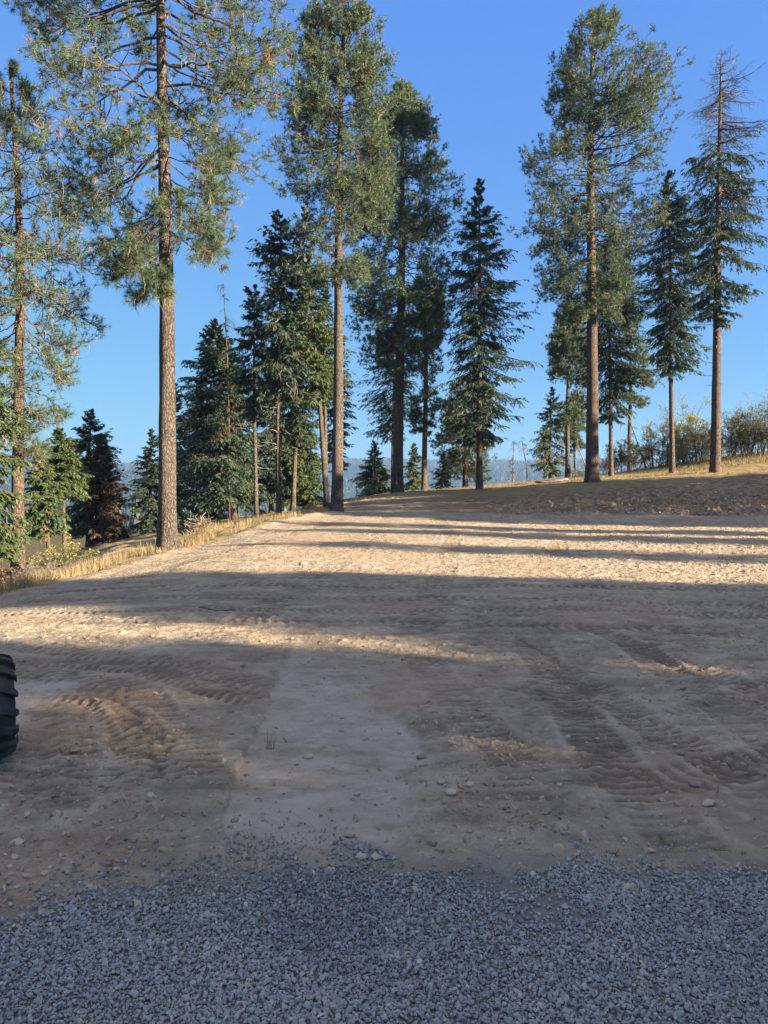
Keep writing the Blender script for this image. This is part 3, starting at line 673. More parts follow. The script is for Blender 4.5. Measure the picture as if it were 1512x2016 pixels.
firs = [
 dict(seed=21, d=41, base=(944,970), top=(943,352), w=13, n=190, m=18, q=13, pw=1.0, rag=.5, hang=250, bark=BARK_FIR,
      prof=[(880,900,985),(850,865,1005),(800,862,1030),(760,850,1050),(700,858,1035),(640,855,1030),(580,862,1035),(540,880,1015),(500,890,1000),(440,905,985),(400,920,965),(352,938,948)],
      label='dark layered fir with drooping boughs standing alone in the middle of the skyline'),
 dict(seed=22, d=45, base=(1203,943), top=(1200,440), w=9, n=170, m=18, q=11, rag=.3, hang=150,
      prof=[(835,1165,1225),(780,1130,1290),(720,1125,1285),(650,1140,1275),(600,1145,1290),(540,1150,1275),(480,1170,1240),(440,1194,1206)],
      label='dark dense fir right beside and behind the thick pine trunk'),
 dict(seed=23, d=42, base=(1324,934), top=(1316,338), w=11, n=180, m=17, q=11, rag=.35, hang=200,
      prof=[(745,1290,1365),(690,1265,1388),(640,1275,1375),(580,1250,1375),(510,1245,1385),(440,1260,1375),(380,1285,1350),(338,1310,1322)],
      label='slender dark fir with bare lower trunk, second tree from the right'),
 dict(seed=24, d=39, base=(1408,925), top=(1420,95), w=21, n=175, m=17, q=11, rag=.45, bare_above=305, hang=400, tw=1.6, bark=BARK_RED, pw=1.0, thin=.05,
      prof=[(650,1375,1450),(570,1345,1500),(500,1340,1515),(430,1335,1515),(360,1320,1530),(310,1335,1515),(280,1328,1515),(230,1338,1500),(170,1360,1475),(120,1390,1450),(95,1415,1424)],
      stubs=(34,560,880), rise=[-.6,-.4,-.2,.3], label='rightmost tall conifer with a dead bare top above green boughs'),
 dict(seed=25, d=37, base=(461,1030), top=(425,630), w=15, n=230, m=17, q=12, rag=.22, needles=FIR_N, sw=1.1,
      prof=[(1010,375,520),(950,350,520),(880,348,515),(800,355,510),(760,362,500),(700,380,480),(660,400,452),(630,421,429)],
      label='wide dark dense fir with boughs to the ground in the left grove'),
 dict(seed=26, d=34, base=(505,1028), top=(498,560), w=9, n=90, m=14, q=11, rag=.4, hang=250,
      prof=[(830,480,530),(760,455,545),(690,450,550),(620,465,535),(560,493,503)], bark=BARK_FIR, stubs=(24,800,960),
      label='thin-trunked fir at the left front of the grove by the grass'),
 dict(seed=27, d=33, base=(549,1026), top=(548,415), w=11, n=150, m=15, q=11, rag=.42, hang=250, bend=.12,
      prof=[(800,515,620),(740,505,625),(660,495,612),(580,500,600),(520,492,612),(470,505,590),(440,525,572),(415,543,553)], stubs=(20,760,900),
      label='tall dark fir with a slim pale bowed trunk in the left grove'),
 dict(seed=28, d=38, base=(576,1008), top=(603,392), w=10, n=150, m=15, q=11, rag=.38, needles=FIR_N, hang=200,
      prof=[(880,545,640),(800,540,650),(700,545,660),(600,560,650),(520,570,640),(450,580,625),(392,599,607)],
      label='dark-trunked tall fir behind the pale slim trunks of the left grove'),
 dict(seed=29, d=36, base=(645,1010), top=(606,500), w=12, n=95, m=14, q=11, rag=.42, needles=FIR_L,
      prof=[(800,590,668),(750,575,668),(680,560,668),(610,565,655),(550,590,630),(500,602,612)], bark=BARK_PINE,
      label='leaning trunk with light green boughs next to the tall bare pine'),
 dict(seed=30, d=38, base=(641,1003), top=(640,560), w=9, n=85, m=14, q=11, rag=.4, needles=FIR_L,
      prof=[(800,600,690),(750,595,692),(680,600,690),(620,615,672),(560,636,646)],
      label='thin fir trunk between the leaning trunk and the tall bare pine'),
 dict(seed=31, d=42, base=(600,1008), top=(600,830), w=6, n=110, m=14, q=11, rag=.25, needles=FIR_L,
      prof=[(1000,560,640),(950,555,645),(900,560,635),(860,575,622),(830,597,603)], name='young_fir',
      label='small light green young fir at the foot of the left grove'),
 dict(seed=32, d=42, base=(533,1018), top=(533,700), w=8, n=150, m=15, q=11, rag=.25,
      prof=[(1000,480,590),(940,480,590),(860,488,580),(780,500,565),(720,520,548),(700,530,536)],
      label='dark fir filling the back of the left grove between the slim trunks'),
 dict(seed=45, d=46, base=(408,1048), top=(392,742), w=8, n=150, m=15, q=11, rag=.25,
      prof=[(1040,345,470),(960,340,470),(880,350,455),(800,368,425),(742,390,395)], label='dark fir behind the left side of the wide dense fir'),
 dict(seed=46, d=47, base=(575,1012), top=(572,600), w=8, n=150, m=15, q=11, rag=.28,
      prof=[(990,520,640),(920,520,640),(840,525,635),(760,530,625),(680,548,600),(600,570,575)], label='dark fir deep in the left grove behind the dark-trunked one'),
 dict(seed=47, d=45, base=(665,1003), top=(660,640), w=7, n=110, m=14, q=11, rag=.35, needles=FIR_L,
      prof=[(930,640,690),(860,625,695),(790,622,698),(720,635,688),(640,658,663)], label='fir whose boughs stick out right of the tall bare pine trunk'),
 dict(seed=33, d=48, base=(345,1060), top=(344,752), w=9, n=150, m=15, q=11, rag=.28, needles=FIR_L,
      prof=[(1050,290,400),(980,300,400),(900,305,390),(840,315,378),(790,330,360),(752,341,347)],
      label='green fir rising behind the largest trunk'),
 dict(seed=34, d=44, base=(292,1075), top=(300,845), w=8, n=110, m=15, q=11, rag=.3,
      prof=[(1065,250,325),(1000,252,330),(950,258,325),(900,275,320),(845,297,303)],
      label='low dark fir just left of the largest trunk'),
 dict(seed=35, d=40, base=(173,1090), top=(178,806), w=9, n=160, m=15, q=11, rag=.25, needles=FIR_L,
      prof=[(1060,130,235),(1000,130,240),(940,125,235),(880,135,225),(840,155,205),(806,175,181)],
      label='pointed fir beside the rusty half-dead fir on the left'),
 dict(seed=36, d=38, base=(206,1092), top=(205,868), w=8, n=120, m=15, q=11, rag=.35, needles=FIR_DEAD, dead=0, thin=.1,
      prof=[(1075,170,262),(1000,165,255),(940,168,240),(900,180,225),(868,202,208)],
      label='rusty brown half-dead fir among the green firs on the left'),
 dict(seed=37, d=36, base=(129,1098), top=(118,843), w=9, n=130, m=15, q=11, rag=.28, needles=FIR_L,
      prof=[(985,75,170),(940,78,168),(900,85,160),(865,100,140),(843,115,121)],
      label='round-topped bright green fir on the left, bare below the crown'),
 dict(seed=38, d=34, base=(99,1100), top=(75,880), w=8, n=110, m=14, q=11, rag=.35, needles=FIR_L, dead=.08,
      prof=[(1060,50,140),(1000,40,130),(950,45,115),(910,55,95),(880,72,78)],
      label='light green fir between the reddish pine and the round-topped fir'),
 dict(seed=39, d=14.5, base=(-28,1240), top=(-40,600), w=20, n=110, m=15, q=11, rag=.4, needles=FIR_L, dead=.015, hang=60, sl=.8, sw=.7,
      prof=[(1120,-90,62),(1030,-100,50),(950,-110,66),(860,-110,50),(780,-100,42),(700,-80,15),(600,-45,-35)],
      label='light green fir boughs reaching in at the left edge below the reddish pine'),
 dict(seed=40, d=52, base=(773,966), top=(775,640), w=8, n=120, m=14, q=11, rag=.35, hang=100,
      prof=[(875,735,800),(830,712,810),(780,708,815),(730,705,810),(690,725,795),(640,771,779)],
      label='thin fir directly behind the left side of the broad skyline pine'),
 dict(seed=41, d=60, base=(738,985), top=(737,868), w=5, n=90, m=14, q=11, rag=.25, sw=1.3, needles=FIR_L,
      prof=[(985,700,775),(950,698,775),(915,712,762),(885,727,748),(868,735,739)], name='young_fir',
      label='small fir peeking over the skyline left of the broad pine trunk'),
 dict(seed=42, d=62, base=(812,975), top=(815,872), w=5, n=80, m=14, q=11, rag=.3, sw=1.3, needles=FIR_L,
      prof=[(972,793,832),(935,796,834),(900,803,828),(872,813,817)], name='young_fir',
      label='small fir over the skyline between the broad pine and the slender pine'),
 dict(seed=43, d=64, base=(868,970), top=(872,895), w=4, n=60, m=12, q=9, rag=.35, sw=1.3, needles=FIR_L,
      prof=[(968,846,895),(930,852,890),(895,870,874)], name='young_fir',
      label='small bushy fir right of the slender reddish pine on the skyline'),
 dict(seed=44, d=60, base=(1082,946), top=(1086,762), w=6, n=100, m=13, q=10, rag=.42, sw=1.2, needles=FIR_L, dead=.1,
      prof=[(940,1058,1115),(900,1035,1122),(860,1042,1120),(820,1058,1112),(790,1070,1102),(762,1084,1088)],
      label='yellowish ragged fir on the skyline left of the thick right pine'),
]
for s in pines: make_pine(s)
for s in firs: make_fir(s)
#@END_TREES

# dead slender snag in the left grove, bare birch-like saplings on the skyline
def snag(px, py, d, tpx, tpy, label, seed, n=22, spr=.9, cat='dead tree', w=.05, group='dead and bare trees'):
    g = np.random.default_rng(seed); base = at(px, py, d); base[2] = H1(base[0], base[1]); topp = at(tpx, tpy, d)
    root = empty('dead_tree', base); prop(root, label, cat, group); TM = TWIG if seed == 51 else TWIG_GREY
    P, r, _ = trunk_obj(base, topp, w, TM, root, g, rtop=.008, sides=8, rings=30, bend=.12)
    z = g.uniform(base[2] + (topp[2] - base[2]) * .35, topp[2], n); a = g.uniform(0, 6.28, n); l = spr * g.uniform(.3, 1, n) * (1.1 - (z - base[2]) / (topp[2] - base[2]) * .75)
    t = np.linspace(0, 1, 6); S = axis_at(P, z)[:, None] + np.stack([np.cos(a), np.sin(a), g.uniform(-.1, .6, n)], -1)[:, None] * (l[:, None] * t)[..., None]
    S[..., 2] -= (l[:, None] * t ** 2 * .6); k = np.cumsum(g.normal(0, .03, S.shape), 1); k[:, 0] = 0; S = S + k
    acc = Acc(); acc.add(*tubes(P[None, ::3], r[None, ::3] * .9, 6), 0); acc.add(*tubes(S, (.015 * (1.1 - t))[None] * np.ones((n, 1)), 4), 0)
    B = n; q = 7; p, dd = sample(S, g.uniform(.2, 1, (B, q))); dd = norm(dd + g.normal(0, .6, (B, q, 3))); ll = g.uniform(.1, .45, (B, q)) * spr
    S2 = p.reshape(-1, 1, 3) + dd.reshape(-1, 1, 3) * (ll.reshape(-1, 1) * np.linspace(0, 1, 4))[..., None]; S2[..., 2] -= (ll.reshape(-1, 1) * np.linspace(0, 1, 4) ** 2 * .6)
    acc.add(*tubes(S2, np.full((B * q, 4), .006), 3), 0)
    acc.V = [v - base for v in acc.V]; acc.build('branchwork', [TM], root)
snag(452, 1028, 36, 444, 560, 'bare grey dead top poking out above the wide dark fir', 51, 40, .8, w=.045)
snag(1012, 955, 60, 1008, 868, 'first bare drooping sapling on the skyline right of the lone fir', 52, 16, 1.1)
snag(1040, 950, 60, 1030, 862, 'second bare sapling on the skyline beside the yellowish fir', 53, 16, 1.0)
snag(1158, 948, 47, 1137, 862, 'thin bare leaning stem just left of the thick pine trunk', 54, 8, .6, w=.03)
snag(1275, 915, 50, 1225, 800, 'bare leaning stem crossing behind the skyline shrubs', 55, 14, .5, w=.04)

# shrubs
SH = [('leafy_shrub', 1292, 915, 50, 120, 95, 'pale yellow-green tall shrub left of the slender dark fir', LEAF_Y, 16, 5200, 61, 0),
      ('leafy_shrub', 1362, 905, 49, 132, 92, 'bright yellow-green rounded shrub between the two rightmost conifers', LEAF_Y, 20, 8500, 62, 0),
      ('leafy_shrub', 1232, 925, 52, 70, 80, 'low green shrub behind the pale-trunked pine', LEAF_G, 14, 3600, 63, 0),
      ('leafy_shrub', 1262, 918, 54, 60, 60, 'small dull shrub at the foot of the tall pale yellow one', LEAF_G, 12, 2500, 64, 0),
      ('leafy_shrub', 1328, 910, 52, 62, 70, 'low shrub directly behind the slender dark fir trunk', LEAF_G, 14, 3000, 65, .1),
      ('leafy_shrub', 1385, 905, 52, 75, 55, 'dark twiggy shrub directly left of the rightmost trunk', LEAF_G, 16, 2200, 66, .3),
      ('leafy_shrub', 1445, 888, 48, 105, 90, 'dense grey-green shrub just right of the rightmost trunk', LEAF_G, 22, 6000, 67, .1),
      ('leafy_shrub', 1492, 880, 46, 120, 110, 'big tangled green-brown shrub at the right edge', LEAF_G, 26, 8000, 68, .1),
      ('bare_shrub', 1500, 880, 48, 150, 120, 'tall leafless shrub with fine grey twigs at the right edge', LEAF_G, 16, 300, 69, .7),
      ('bare_shrub', 1200, 930, 54, 45, 80, 'thin bare brush between the dark dense fir and the pale-trunked pine', LEAF_G, 26, 500, 83, .5),
      ('bare_shrub', 1350, 905, 48, 70, 120, 'grey leafless brush in front of the yellow-green shrub', LEAF_G, 26, 400, 84, .6),
      ('bare_shrub', 1415, 895, 50, 62, 90, 'low bare grey brush behind the rightmost trunk', LEAF_G, 24, 400, 70, .6),
      ('leafy_shrub', 1560, 872, 44, 130, 120, 'green shrub just past the right edge of the photo', LEAF_G, 22, 5000, 71, .1),
      ('leafy_shrub', 1142, 945, 60, 35, 60, 'low green bush on the skyline left of the thick pine', LEAF_G, 10, 1200, 72, 0)]
for s in SH: make_shrub(s[0], *s[1:7], leaf=s[7], nst=s[8], nleaf=s[9], seed=s[10], bare=s[11], label=None) if False else make_shrub(s[0], s[1], s[2], s[3], s[4], s[5], s[6], s[7], s[8], s[9], s[10], 'shrub', s[11])
make_shrub('bare_shrub', 60, 1150, 17, 60, 110, 'grey leafless brush at the foot of the reddish pine', LEAF_G, 22, 300, 73, 'shrub', .6, 'shrubs on the left slope', .03, 1.1, .6)
make_shrub('bare_shrub', 115, 1135, 19, 62, 90, 'tangled bare brush right of the reddish pine', LEAF_Y, 20, 500, 74, 'shrub', .3, 'shrubs on the left slope', .03, 1.1, .6)
make_shrub('leafy_shrub', 8, 1165, 15, 60, 80, 'reddish-brown low shrub in the left corner of the slope', FIR_DEAD, 20, 2600, 75, 'shrub', 0, 'shrubs on the left slope', .03, 1.1, .6)
make_shrub('leafy_shrub', 130, 1090, 26, 60, 90, 'small yellow-green shrub below the firs on the left', LEAF_Y, 12, 1200, 76, 'shrub', 0, 'shrubs on the left slope', .04, 1, .6)
make_shrub('leafy_shrub', 365, 1050, 30, 55, 70, 'small dark green shrub right behind the largest trunk', FIR_N, 14, 4200, 77, 'shrub', 0, 'shrubs on the left slope', .05, 1, .8)

# ---------------------------------------------------------------- distant forest
def cones(name, X, Y, Hh, mat, seed, lab, layers=3, sides=6):
    g = np.random.default_rng(seed); Z = H(X, Y); n_ = len(X); acc = Acc(); a = np.arange(sides) / sides * 6.283
    var = g.random(n_)
    for l in range(layers):
        z0 = Hh * (.1 + .27 * l); z1 = Hh * (.52 + .24 * l) if l < layers - 1 else Hh; rad = Hh * .2 * (1 - .28 * l)
        ring = np.stack([X[:, None] + np.cos(a + l)[None] * rad[:, None] * g.uniform(.65, 1.3, (n_, sides)), Y[:, None] + np.sin(a + l)[None] * rad[:, None] * g.uniform(.65, 1.3, (n_, sides)), Z[:, None] + z0[:, None] * g.uniform(.8, 1.15, (n_, sides))], -1)
        V = np.concatenate([ring, np.stack([X, Y, Z + z1], -1)[:, None]], 1)
        i = np.arange(sides); f = np.stack([i, (i + 1) % sides, np.full(sides, sides)], -1)
        Fc = (f[None] + (np.arange(n_) * (sides + 1))[:, None, None]).reshape(-1, 3)
        acc.add(V.reshape(-1, 3), Fc, 0, np.repeat(var, sides))
    o = acc.build(name, [mat]); prop(o, lab, 'forest', None, 'stuff')
g = np.random.default_rng(77)
k = 60000; az = np.radians(g.uniform(-31, 31, k)); r = 620 + 3050 * g.random(k) ** .8; X = r * np.sin(az); Y = r * np.cos(az)
m = fbm(X, Y, 1 / 160., 3, 91) > -.55
FAR_N = leaf_mat('far_conifers', ((0, (.010, .022, .020)), (1, (.028, .045, .030))), .0)
cones('distant_forest', X[m], Y[m], g.uniform(9, 19, m.sum()) * (.6 + .4 * ss(700, 2500, r[m])), FAR_N, 78, 'hazy blue conifer forest covering the far hills')
k = 2600; az = np.radians(g.uniform(-33, 20, k)); r = g.uniform(270, 640, k); X = r * np.sin(az); Y = r * np.cos(az); hv = g.uniform(7, 14, k)
m = H(X, Y) + hv < CAMH - .012 * r; X, Y, hv = X[m], Y[m], hv[m]
cones('valley_forest', X, Y, hv, FAR_N, 79, 'darker conifers on the slope down into the valley', 5, 9)

# ---------------------------------------------------------------- shade-casting trees behind and to the right of the viewer
def clone(root, loc, rz, s, label):
    r_ = root.copy(); COL.objects.link(r_); r_.location = loc; r_.rotation_euler = (0, 0, rz); r_.scale = (s, s, s); r_['label'] = label
    for ch in root.children:
        c_ = ch.copy(); COL.objects.link(c_); c_.parent = r_
    return r_
BY = {o_['label']: o_ for o_ in bpy.data.objects if 'label' in o_}
wide = [o_ for l_, o_ in BY.items() if l_.startswith('wide dark dense fir')][0]
lone = [o_ for l_, o_ in BY.items() if l_.startswith('dark layered fir')][0]
bigp = [o_ for l_, o_ in BY.items() if l_.startswith('slender reddish pine')][0]
slim = [o_ for l_, o_ in BY.items() if l_.startswith('slender dark fir')][0]
#@SHADE
SHADE = [(wide, 23, -14.5, 0, 1.25), (wide, 22.5, -11.6, 1, 1.2), (wide, 23.5, -9.3, 2, 1.2), (wide, 22.7, -7.1, 4, 1.15), (lone, 23.2, -4.6, 1, .66), (wide, 23.2, -3.1, 2.2, .86),
         (wide, 23.5, -1.2, 3, 1.12), (wide, 24, 1.0, 2.2, 1.1), (wide, 27, -13, 5, 1.2), (wide, 27.5, -10.6, 3, 1.25), (wide, 28, -5.6, 2, .88), (wide, 28, -3.0, 5, 1.1), (wide, 19, -16.5, 5, 1.2), (wide, 19, -11, 5, .8),
         (wide, 25.5, 2.0, 2, .9), (slim, 26, 6.6, .5, .6), (slim, 31, 8.6, 2, .62), (slim, 27, 10.6, 3, .62), (bigp, 33, 11.0, 4, .7), (slim, 25, 14.2, 1, .6), (slim, 30, 16.0, 5, .66),
         (wide, 27, 20, 1, 1.2), (lone, 31, 22, 3, .8), (wide, 30, 25.5, 2, 1.15), (slim, 34, 28, 2, .8), (slim, 33, 19.5, 2.5, .8), (wide, 33, -13.2, 2.5, 1.4), (wide, 33.5, -7.8, .5, 1.22), (wide, 36, 25, 3.5, 1.4)]
#@END_SHADE
for i, (src, x, y, rz, s) in enumerate(SHADE):
    clone(src, (x, y, H1(x, y)), rz, s, 'conifer outside the photo to the right whose shadow crosses the clearing')['group'] = 'trees outside the frame'

# ---------------------------------------------------------------- stones
def ico():
    p = (1 + 5 ** .5) / 2
    v = np.array([(-1,p,0),(1,p,0),(-1,-p,0),(1,-p,0),(0,-1,p),(0,1,p),(0,-1,-p),(0,1,-p),(p,0,-1),(p,0,1),(-p,0,-1),(-p,0,1)]) / math.hypot(1, p)
    f = np.array([(0,11,5),(0,5,1),(0,1,7),(0,7,10),(0,10,11),(1,5,9),(5,11,4),(11,10,2),(10,7,6),(7,1,8),(3,9,4),(3,4,2),(3,2,6),(3,6,8),(3,8,9),(4,9,5),(2,4,11),(6,2,10),(8,6,7),(9,8,1)])
    return v, f
IV, IF = ico()
def rot_random(g, n_, tilt=1.0):
    a = g.uniform(0, 6.283, n_); b_ = g.normal(0, .5 * tilt, n_); c_ = g.normal(0, .5 * tilt, n_)
    ca, sa, cb, sb, cc, sc2 = np.cos(a), np.sin(a), np.cos(b_), np.sin(b_), np.cos(c_), np.sin(c_); z = np.zeros(n_); o1 = np.ones(n_)
    Rz = np.stack([ca, -sa, z, sa, ca, z, z, z, o1], -1).reshape(-1, 3, 3); Rx = np.stack([o1, z, z, z, cb, -sb, z, sb, cb], -1).reshape(-1, 3, 3); Ry = np.stack([cc, z, sc2, z, o1, z, -sc2, z, cc], -1).reshape(-1, 3, 3)
    return Rz @ Rx @ Ry
def vary(v, X, Y): return np.where(v > .93, v, np.clip(v * .8 + .28 * fbm(X, Y, 1.1, 3, 93) + .1, 0, .92))
def stones(name, X, Y, S, mat, seed, sink=.35, flat=.62, lift=None, tilt=1.0, jag=.22):
    g = np.random.default_rng(seed); n_ = len(X)
    V = IV[None] * (1 + g.normal(0, jag, (n_, 12, 1))).clip(.55, 1.5)
    # cut some sides flat so that the stones are angular
    for _ in range(2):
        nr = norm(g.normal(size=(n_, 1, 3))); dd = (V * nr).sum(-1, keepdims=True); lim = g.uniform(.45, .8, (n_, 1, 1)); V = V - nr * np.maximum(dd - lim, 0)
    sz = np.stack([g.uniform(.85, 1.35, n_), g.uniform(.7, 1.0, n_), g.uniform(flat - .12, flat + .16, n_)], -1)
    V = np.einsum('nij,nkj->nki', rot_random(g, n_, tilt), V * sz[:, None]) * S[:, None, None] / 2
    Z = G(X, Y) + S * (flat * .5 - sink) + (0 if lift is None else lift)
    V = V + np.stack([X, Y, Z], -1)[:, None]
    Fc = (IF[None] + (np.arange(n_) * 12)[:, None, None]).reshape(-1, 3)
    return mesh(name, V.reshape(-1, 3), [Fc], [mat], attrs={'var': ('FACE', np.repeat(vary(g.random(n_), X, Y), 20))})

def stone_mat(name, stops, odd=None, bs=.003, spots=60):
    m, n, b, o = new_mat(name); co = objco(n)
    c = ramp(n, attr(n, 'var'), *stops)
    f = tex(n, spots, 5, .7, co); c = mixc(n, ramp(n, f, (.3, 0.), (.7, .5)), c, mixc(n, .6, c, (.4, .38, .36)))
    n.links.new(c, b.inputs['Base Color']); b.inputs['Roughness'].default_value = .85; bump(n, b, f, .6, bs); return m
GRAV = stone_mat('crushed_gravel', ((0, (.15, .155, .16)), (.5, (.265, .27, .275)), (.93, (.40, .395, .385)), (.965, (.46, .38, .29)), (1, (.58, .54, .47))))
PEB = stone_mat('dirt_clods', ((0, (.28, .195, .125)), (.5, (.41, .295, .185)), (.9, (.50, .375, .25)), (1, (.56, .47, .38))))
ROCK = stone_mat('field_stone', ((0, (.45, .36, .25)), (1, (.54, .46, .35))), bs=.01, spots=22)
ROCKD = stone_mat('dark_field_stone', ((0, (.23, .17, .12)), (1, (.32, .25, .18))), bs=.01, spots=22)

g = np.random.default_rng(101)
k = 185000; X = g.uniform(-2.15, 2.15, k); Y = g.uniform(1.85, 3.75, k)
ed = Y - gravel_edge(X) - .14 * fbm(X, Y, 3, 3, 21); dens = .015 * ss(.8, .2, ed) + .30 * ss(.38, 0, ed) * (.5 + fbm(X, Y, 4.5, 3, 94)).clip(0, 1) + .7 * ss(.16, -.28, ed)
bald = ss(.45, .8, fbm(X, Y, 1.6, 3, 23)) * ss(2.5, 2.9, Y) * .75
kp = g.random(k) < np.clip(dens - bald, 0, 1); X, Y = X[kp], Y[kp]
S = g.gamma(5, .0021, len(X)).clip(.0045, .025)
o = stones('gravel', X, Y, S, GRAV, 102, sink=.12, lift=g.random(len(X)) * .008, tilt=1.6)
prop(o, 'blue-grey crushed gravel covering the foreground', 'gravel', None, 'stuff')

k = 120000; u_ = g.random(k); rr_ = 2.2 * (32 / 2.2) ** (u_ ** .85); aa = np.radians(g.uniform(-34, 36, k)); X = rr_ * np.sin(aa); Y = rr_ * np.cos(aa)
fz2, gr2, pm2, cr2, bk2 = fine(X, Y)
st = ss(1.0, 6.0, X - .02 * Y) * .8 + .12 + .35 * ss(-.4, -1.6, X) * ss(4.6, 3.8, Y) + .5 * np.exp(-((X - .55) / .25) ** 2) * ss(5.6, 4.6, Y) + .6 * ss(.2, .7, fbm(X, Y, .7, 3, 24)) * ss(0, 3, X)
kp = (g.random(k) < np.clip(st * (1 - .6 * pm2) * cr2 * (1 - .6 * bk2) * (1 - gr2), 0, 1))
X, Y, rr_ = X[kp], Y[kp], rr_[kp]
S = g.gamma(1.7, .0066, len(X)).clip(.005, .06) * (1 + rr_ * .03)
o = stones('clods', X, Y, S, PEB, 103, sink=.28, jag=.25)
prop(o, 'loose crumbs of dirt and small pebbles scattered over the clearing', 'clods', None, 'stuff')
# coarse clods on the broken bank
k = 9000; X = g.uniform(1, 24, k); Y = bank_y(X) + g.gamma(1.6, 1.3, k); kp = (Y < bank_y(X) + 8) & (g.random(k) < ss(2, 14, X)); X, Y = X[kp], Y[kp]
S = g.gamma(2.2, .035, len(X)).clip(.03, .28)
o = stones('bank_clods', X, Y, S, PEB, 104, sink=.3, jag=.25); prop(o, 'coarse clods of turned soil along the foot of the bank', 'clods', None, 'stuff')

# individually visible rocks: pixel, size in pixels, label
RK = [(597,1114,20,1,'dark lone clod in the sunlit dirt near the far tyre marks'),
      (1140,1266,24,0,'flat tan rock in the middle of the sunlit strip on the right'),
      (1166,1268,14,0,'smaller tan rock right next to the flat tan one'),
      (673,1446,13,0,'small round pale stone in the light streak on the pale patch'),
      (606,1498,26,0,'flat pale angular rock at the lower edge of the light streak'),
      (830,1496,22,1,'rounded grey rock on the right edge of the pale patch'),
      (834,1510,20,0,'flat light rock just below the rounded grey one'),
      (868,1555,22,0,'brownish rock in the small cluster below the pale patch'),
      (887,1577,28,0,'wide smooth rock in the small cluster below the pale patch'),
      (925,1558,25,0,'rounded pale rock right of the small cluster'),
      (1394,1598,30,0,'large pale pointed rock half sunk in the dirt on the right'),
      (1367,1563,26,1,'dark lumpy rock in the clods above the pointed pale rock'),
      (1340,1500,24,1,'dark clod beside the tyre ladder marks on the right'),
      (1205,1693,28,1,'angular dark rock sitting where dirt meets gravel'),
      (1140,1695,12,0,'small bright triangular stone left of the angular dark rock'),
      (688,1657,28,0,'flat whitish stone at the upper edge of the gravel'),
      (712,1705,30,0,'first of the flat pale stones at the gravel edge'),
      (741,1704,24,0,'second flat pale stone, right of its twin, at the gravel edge'),
      (135,1517,18,0,'squarish stone near the left edge below the wheel'),
      (148,1494,26,1,'flat brown clod above the squarish stone on the left'),
      (60,1608,16,1,'small brown rock in the stony dirt on the left'),
      (256,1697,11,0,'tiny upright stone on the reddish dirt on the left'),
      (1172,1877,22,0,'brownish stone lying on the gravel'),
      (1480,1320,16,0,'light stone at the right edge beside the track'),
      (1270,1334,18,0,'flat stone right of the sunlit strip'),
      (793,1307,16,1,'small grey rock at the top right corner of the pale patch'),
      (575,1266,13,1,'dark clod at the tip of the sunlit strip on the left'),
      (1358,1780,18,1,'reddish brown lump on the gravel on the right')]
def subdiv(V, Fc):
    e = {}; V = list(map(tuple, V)); out = []
    def mid(a, b):
        kx = (min(a, b), max(a, b))
        if kx not in e: e[kx] = len(V); V.append(tuple((np.array(V[a]) + np.array(V[b])) / 2))
        return e[kx]
    for a, b, c in Fc: ab, bc, ca = mid(a, b), mid(b, c), mid(c, a); out += [(a, ab, ca), (ab, b, bc), (ca, bc, c), (ab, bc, ca)]
    return np.array(V), np.array(out)
for i, (px, py, sp_, dk, lab) in enumerate(RK):
    g = np.random.default_rng(300 + i); x, y = gp(px, py); s = sp_ * y / F
    V = IV * (1 + g.normal(0, .14, (12, 1)));
    for _ in range(5):
        nr = norm(g.normal(size=(1, 3))); dd = (V * nr).sum(-1, keepdims=True); V = V - nr * np.maximum(dd - .62, 0)
    V, Fc = subdiv(V, IF); V, Fc = subdiv(V, Fc); V = V / (1 + .12 * (np.linalg.norm(V, axis=1, keepdims=True) - .8))
    V = V + norm(V) * (.05 * noise(V[:, 0] * 3 + i, V[:, 1] * 3 + V[:, 2] * 2, i))[:, None]
    V = V * np.array([1.0, .8, .55]) * s / 2 * 1.1; a = g.uniform(0, 6.28) if sp_ < 20 else g.normal(0, .3)
    V = V @ np.array([[math.cos(a), math.sin(a), 0], [-math.sin(a), math.cos(a), 0], [0, 0, 1]])
    o = mesh('rock', V, [Fc], [ROCKD if dk else ROCK], smooth=True, attrs={'var': ('FACE', np.full(len(Fc), g.random()))})
    o.location = (x, y, float(G([x], [y])[0]) + s * .12); prop(o, lab, 'rock', 'rocks lying on the clearing')

# ---------------------------------------------------------------- grasses
def blades(X, Y, L, wd, mat, seed, bend=.4, zoff=0, acc=None):
    g = np.random.default_rng(seed); n_ = len(X); Z = G(X, Y) - .02 + zoff; a = g.uniform(0, 6.283, n_); ln = bend * g.random(n_)
    dr = np.stack([np.cos(a), np.sin(a)], -1); s = np.stack([-np.sin(a + g.normal(0, .6, n_)), np.cos(a), np.zeros(n_)], -1) * wd / 2
    p0 = np.stack([X, Y, Z], -1); p1 = p0 + np.concatenate([dr * (L * ln * .35)[:, None], (L * .6)[:, None]], 1); p2 = p0 + np.concatenate([dr * (L * ln * 1.1)[:, None], (L * (1 - ln * .45))[:, None]], 1)
    V = np.stack([p0 - s, p0 + s, p1 + s * .7, p1 - s * .7, p2], 1).reshape(-1, 3); k = np.arange(n_) * 5
    q = np.stack([k, k + 1, k + 2, k + 3], -1); t = np.stack([k + 3, k + 2, k + 4], -1); v = np.clip(g.beta(2, 2, n_), 0, 1)
    acc = acc or Acc(); acc.add(V, q, 0, v)
    acc.A[3].append(v); acc.D[3].append(np.zeros(n_)); acc.F[3].append(t + acc.k - len(V)); acc.M[3].append(np.zeros(n_)); return acc
g = np.random.default_rng(201)
